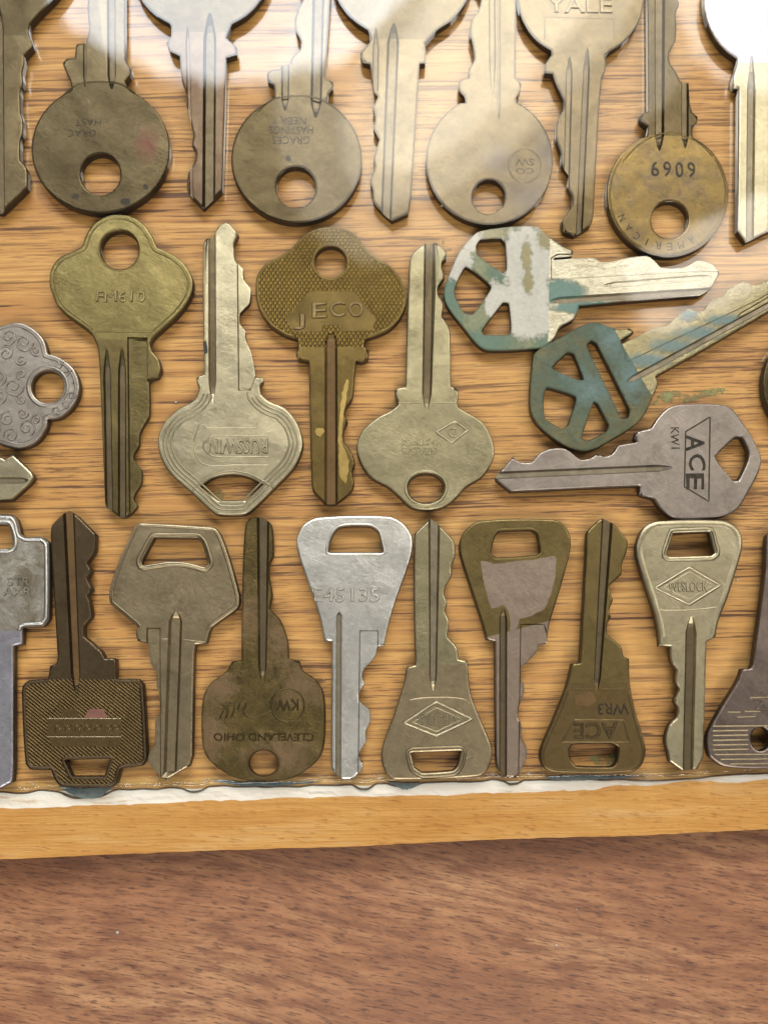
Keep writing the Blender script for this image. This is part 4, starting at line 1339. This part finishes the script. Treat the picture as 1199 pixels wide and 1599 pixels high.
k.lines([smooth_line([(1028, 945), (1032, 952), (1060, 953), (1095, 951), (1118, 948)])], 3, 0.09)
k.hole_rim(0, 6, 6, 0.22)
k.contour(6, 9, 0.08, ((980, 1000), (1170, 992), (1075, 900)))

# B9
k = Key('dark nickel key with fine cross ridges on its bow, by the photo edge',
        [(1197, 836), (1193, 900), (1175, 1037, 1), (1172, 1043), (1158, 1044, 1), (1152, 1062), (1125, 1106), (1106, 1142), (1103, 1161), (1107, 1181), (1130, 1197), (1200, 1201), (1262, 1197), (1284, 1180), (1286, 1156), (1274, 1125), (1252, 1066), (1248, 1044), (1236, 1040, 1), (1232, 1020), (1240, 990), (1232, 960), (1246, 920), (1240, 890), (1252, 850, 1), (1225, 815, 1)],
        [circle(1187, 1154, 15, 18)], [(1226, 810, 17, 1204, 1062, 12, 0.6, 0, 24)], split=((1140, 1043), (1270, 1046), (1195, 1130)), mats=('purple', 'purple', 'greygrime'), top=4.6)
rl = []
for i in range(9):
    y = 1134 + i * 7.4
    xl = 1112 + (max(0, i - 5) ** 2) * 3
    if 1136 < y < 1172:
        rl.append(seg_line((xl, y), (1167, y - 1)))
        rl.append(seg_line((1207, y), (1276, y - 1)))
    else:
        rl.append(seg_line((xl, y), (1274 - (xl - 1112), y - 1)))
k.lines(rl, 3.4, 0.16, mat='warmnickel', name='ridge')
k.lines([seg_line((1135, 1112), (1155, 1112)), seg_line((1162, 1111), (1186, 1111)), seg_line((1150, 1120), (1178, 1119)), seg_line((1170, 1090), (1198, 1089))], 3, 0.14, mat='warmnickel')
k.text('Z', 1186, 1100, 20, 18, 180, hgt=0.12)

# ------------------------------------------------------------------ resin lip, bubbles, residue
sel = (XS > -300) & (XS < 1500)
xs = np.linspace(-300, 1500, 420)
la = np.interp(xs, XS, lineA)
drip = np.zeros_like(xs)
for c, wdt, a in ((135, 36, 12), (305, 16, 5), (568, 14, 6), (632, 22, 6), (803, 12, 6), (450, 60, 2), (1000, 90, 2), (-150, 50, 8), (1350, 60, 8)):
    drip += a * np.exp(-((xs - c) / wdt) ** 4)
r2 = np.random.default_rng(21)
lip_wob = np.interp(xs, np.linspace(-300, 1500, 90), r2.normal(0, 1.3, 90))
rows = []
for off, z in ((-15, 0.05), (-13, 1.2), (-9, 1.9), (-4, 1.6), (0, 0.9), (3, 0.1), (3.5, -0.2)):
    f = np.clip((off + 6) / 9, 0, 1)
    rows.append([at(x, y + off + lip_wob[i] * 0.8 + drip[i] * f, z - 0.12 * max(0, drip[i] * f)) for i, (x, y) in enumerate(zip(xs, la))])
V = [tuple(np.array(p) * MM) for r in rows for p in r]
F = []
n = len(xs)
for r in range(len(rows) - 1):
    for i in range(n - 1):
        a = r * n + i
        F.append([a, a + n, a + n + 1, a + 1])
lip = link_mesh('resin_lip', V, F, [M['resin']], plaque, smooth=True)
M['lip_shadow'] = dull('resin_edge_shadow', lin(66, 50, 36), lin(104, 84, 62), 500, 0.25)  # dark colour painted in place of the shadow line at the resin lip
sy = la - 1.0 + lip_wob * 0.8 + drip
ridge('resin_shadow_line', [np.stack([xs, sy], 1)], M['lip_shadow'], plaque, (0, 0, 0), 3.0, 0.12, 0.02)
lip['label'] = 'glossy clear resin lip along the front edge'

for pts in ([(92, 1228), (130, 1231), (176, 1229), (166, 1238), (150, 1246), (128, 1247), (112, 1240)],
            [(606, 1221), (634, 1223), (656, 1222), (646, 1230), (628, 1232)],
            [(330, 1218), (380, 1221), (440, 1222), (500, 1220), (440, 1227), (370, 1226)],
            [(850, 1213), (900, 1211), (960, 1212), (1010, 1211), (940, 1217), (870, 1219)]):
    p = flat_patch('resin_drip', pts, -0.6, 0.35, M['blueresin'], plaque, (0, 0, 0), 4.0, 0.5)

for pts in ([(1020, 616), (1050, 609), (1090, 608), (1132, 606), (1128, 614), (1092, 622), (1062, 630), (1036, 626)],
            [(690, 376), (700, 369), (708, 374), (704, 388), (694, 392)],
            [(1000, 622), (1014, 612), (1030, 618), (1024, 632), (1008, 634)],
            [(332, 776), (346, 780), (352, 772), (340, 762)],
            [(920, 1182), (950, 1178), (964, 1172), (960, 1194), (930, 1195)]):
    flat_patch('residue_stain', pts, -0.05, 0.06, M['greenstain'], plaque, (0, 0, 0), 3.0, 1.0)


def specks(name, spots, mat, parent=None):
    V, F = [], []
    for (x, y, z, r) in spots:
        c = at(x, y, z)
        b = len(V)
        for i in range(3):
            ph = math.pi * (i + 1) / 4
            for j in range(6):
                a = 2 * math.pi * j / 6
                V.append(((c[0] + r * math.sin(ph) * math.cos(a)) * MM, (c[1] + r * math.sin(ph) * math.sin(a)) * MM, (c[2] + r * math.cos(ph)) * MM))
        V.append((c[0] * MM, c[1] * MM, (c[2] + r) * MM))
        V.append((c[0] * MM, c[1] * MM, (c[2] - r) * MM))
        for i in range(2):
            for j in range(6):
                k2 = (j + 1) % 6
                F.append([b + i * 6 + j, b + (i + 1) * 6 + j, b + (i + 1) * 6 + k2, b + i * 6 + k2])
        for j in range(6):
            k2 = (j + 1) % 6
            F.append([b + 18, b + j, b + k2])
            F.append([b + 19, b + 12 + k2, b + 12 + j])
    o = link_mesh(name, V, F, [mat], parent, smooth=True)
    o['kind'] = 'stuff'
    return o


M['bubble'] = dull('bubble_white', lin(225, 228, 226), lin(200, 200, 196), 800, 0.15)
M['dust'] = dull('pale_dust', lin(225, 220, 210), lin(200, 190, 180), 800, 0.7, coat=0)
sp = [(690, 321, 2.2, 0.28), (865, 93, 2.2, 0.25), (1150, 905, 0.2, 0.2), (270, 443, 0.3, 0.22), (305, 456, 0.3, 0.2), (235, 545, 0.3, 0.25), (275, 628, 0.3, 0.25)]
for i in range(70):
    sp.append((rng.uniform(0, 1199), rng.uniform(120, 1225), 0.2, rng.uniform(0.05, 0.13)))
for i in range(60):
    x = rng.uniform(0, 1199)
    sp.append((x, 1237 - 25 * x / 1199 - rng.uniform(4, 26), 0.6, rng.uniform(0.08, 0.2)))
b = specks('resin_bubbles', sp, M['bubble'])
b['label'] = 'tiny pale bubbles and specks trapped in the clear resin'
b['category'] = 'bubbles'
d = specks('table_dust', [(184, 1456, TABLE_Z + 0.2, 0.35), (868, 1476, TABLE_Z + 0.15, 0.3), (900, 1420, TABLE_Z + 0.1, 0.14), (1010, 1530, TABLE_Z + 0.1, 0.12), (400, 1520, TABLE_Z + 0.1, 0.12)], M['dust'])
d['label'] = 'pale dust specks lying on the table in front'
d['category'] = 'dust'
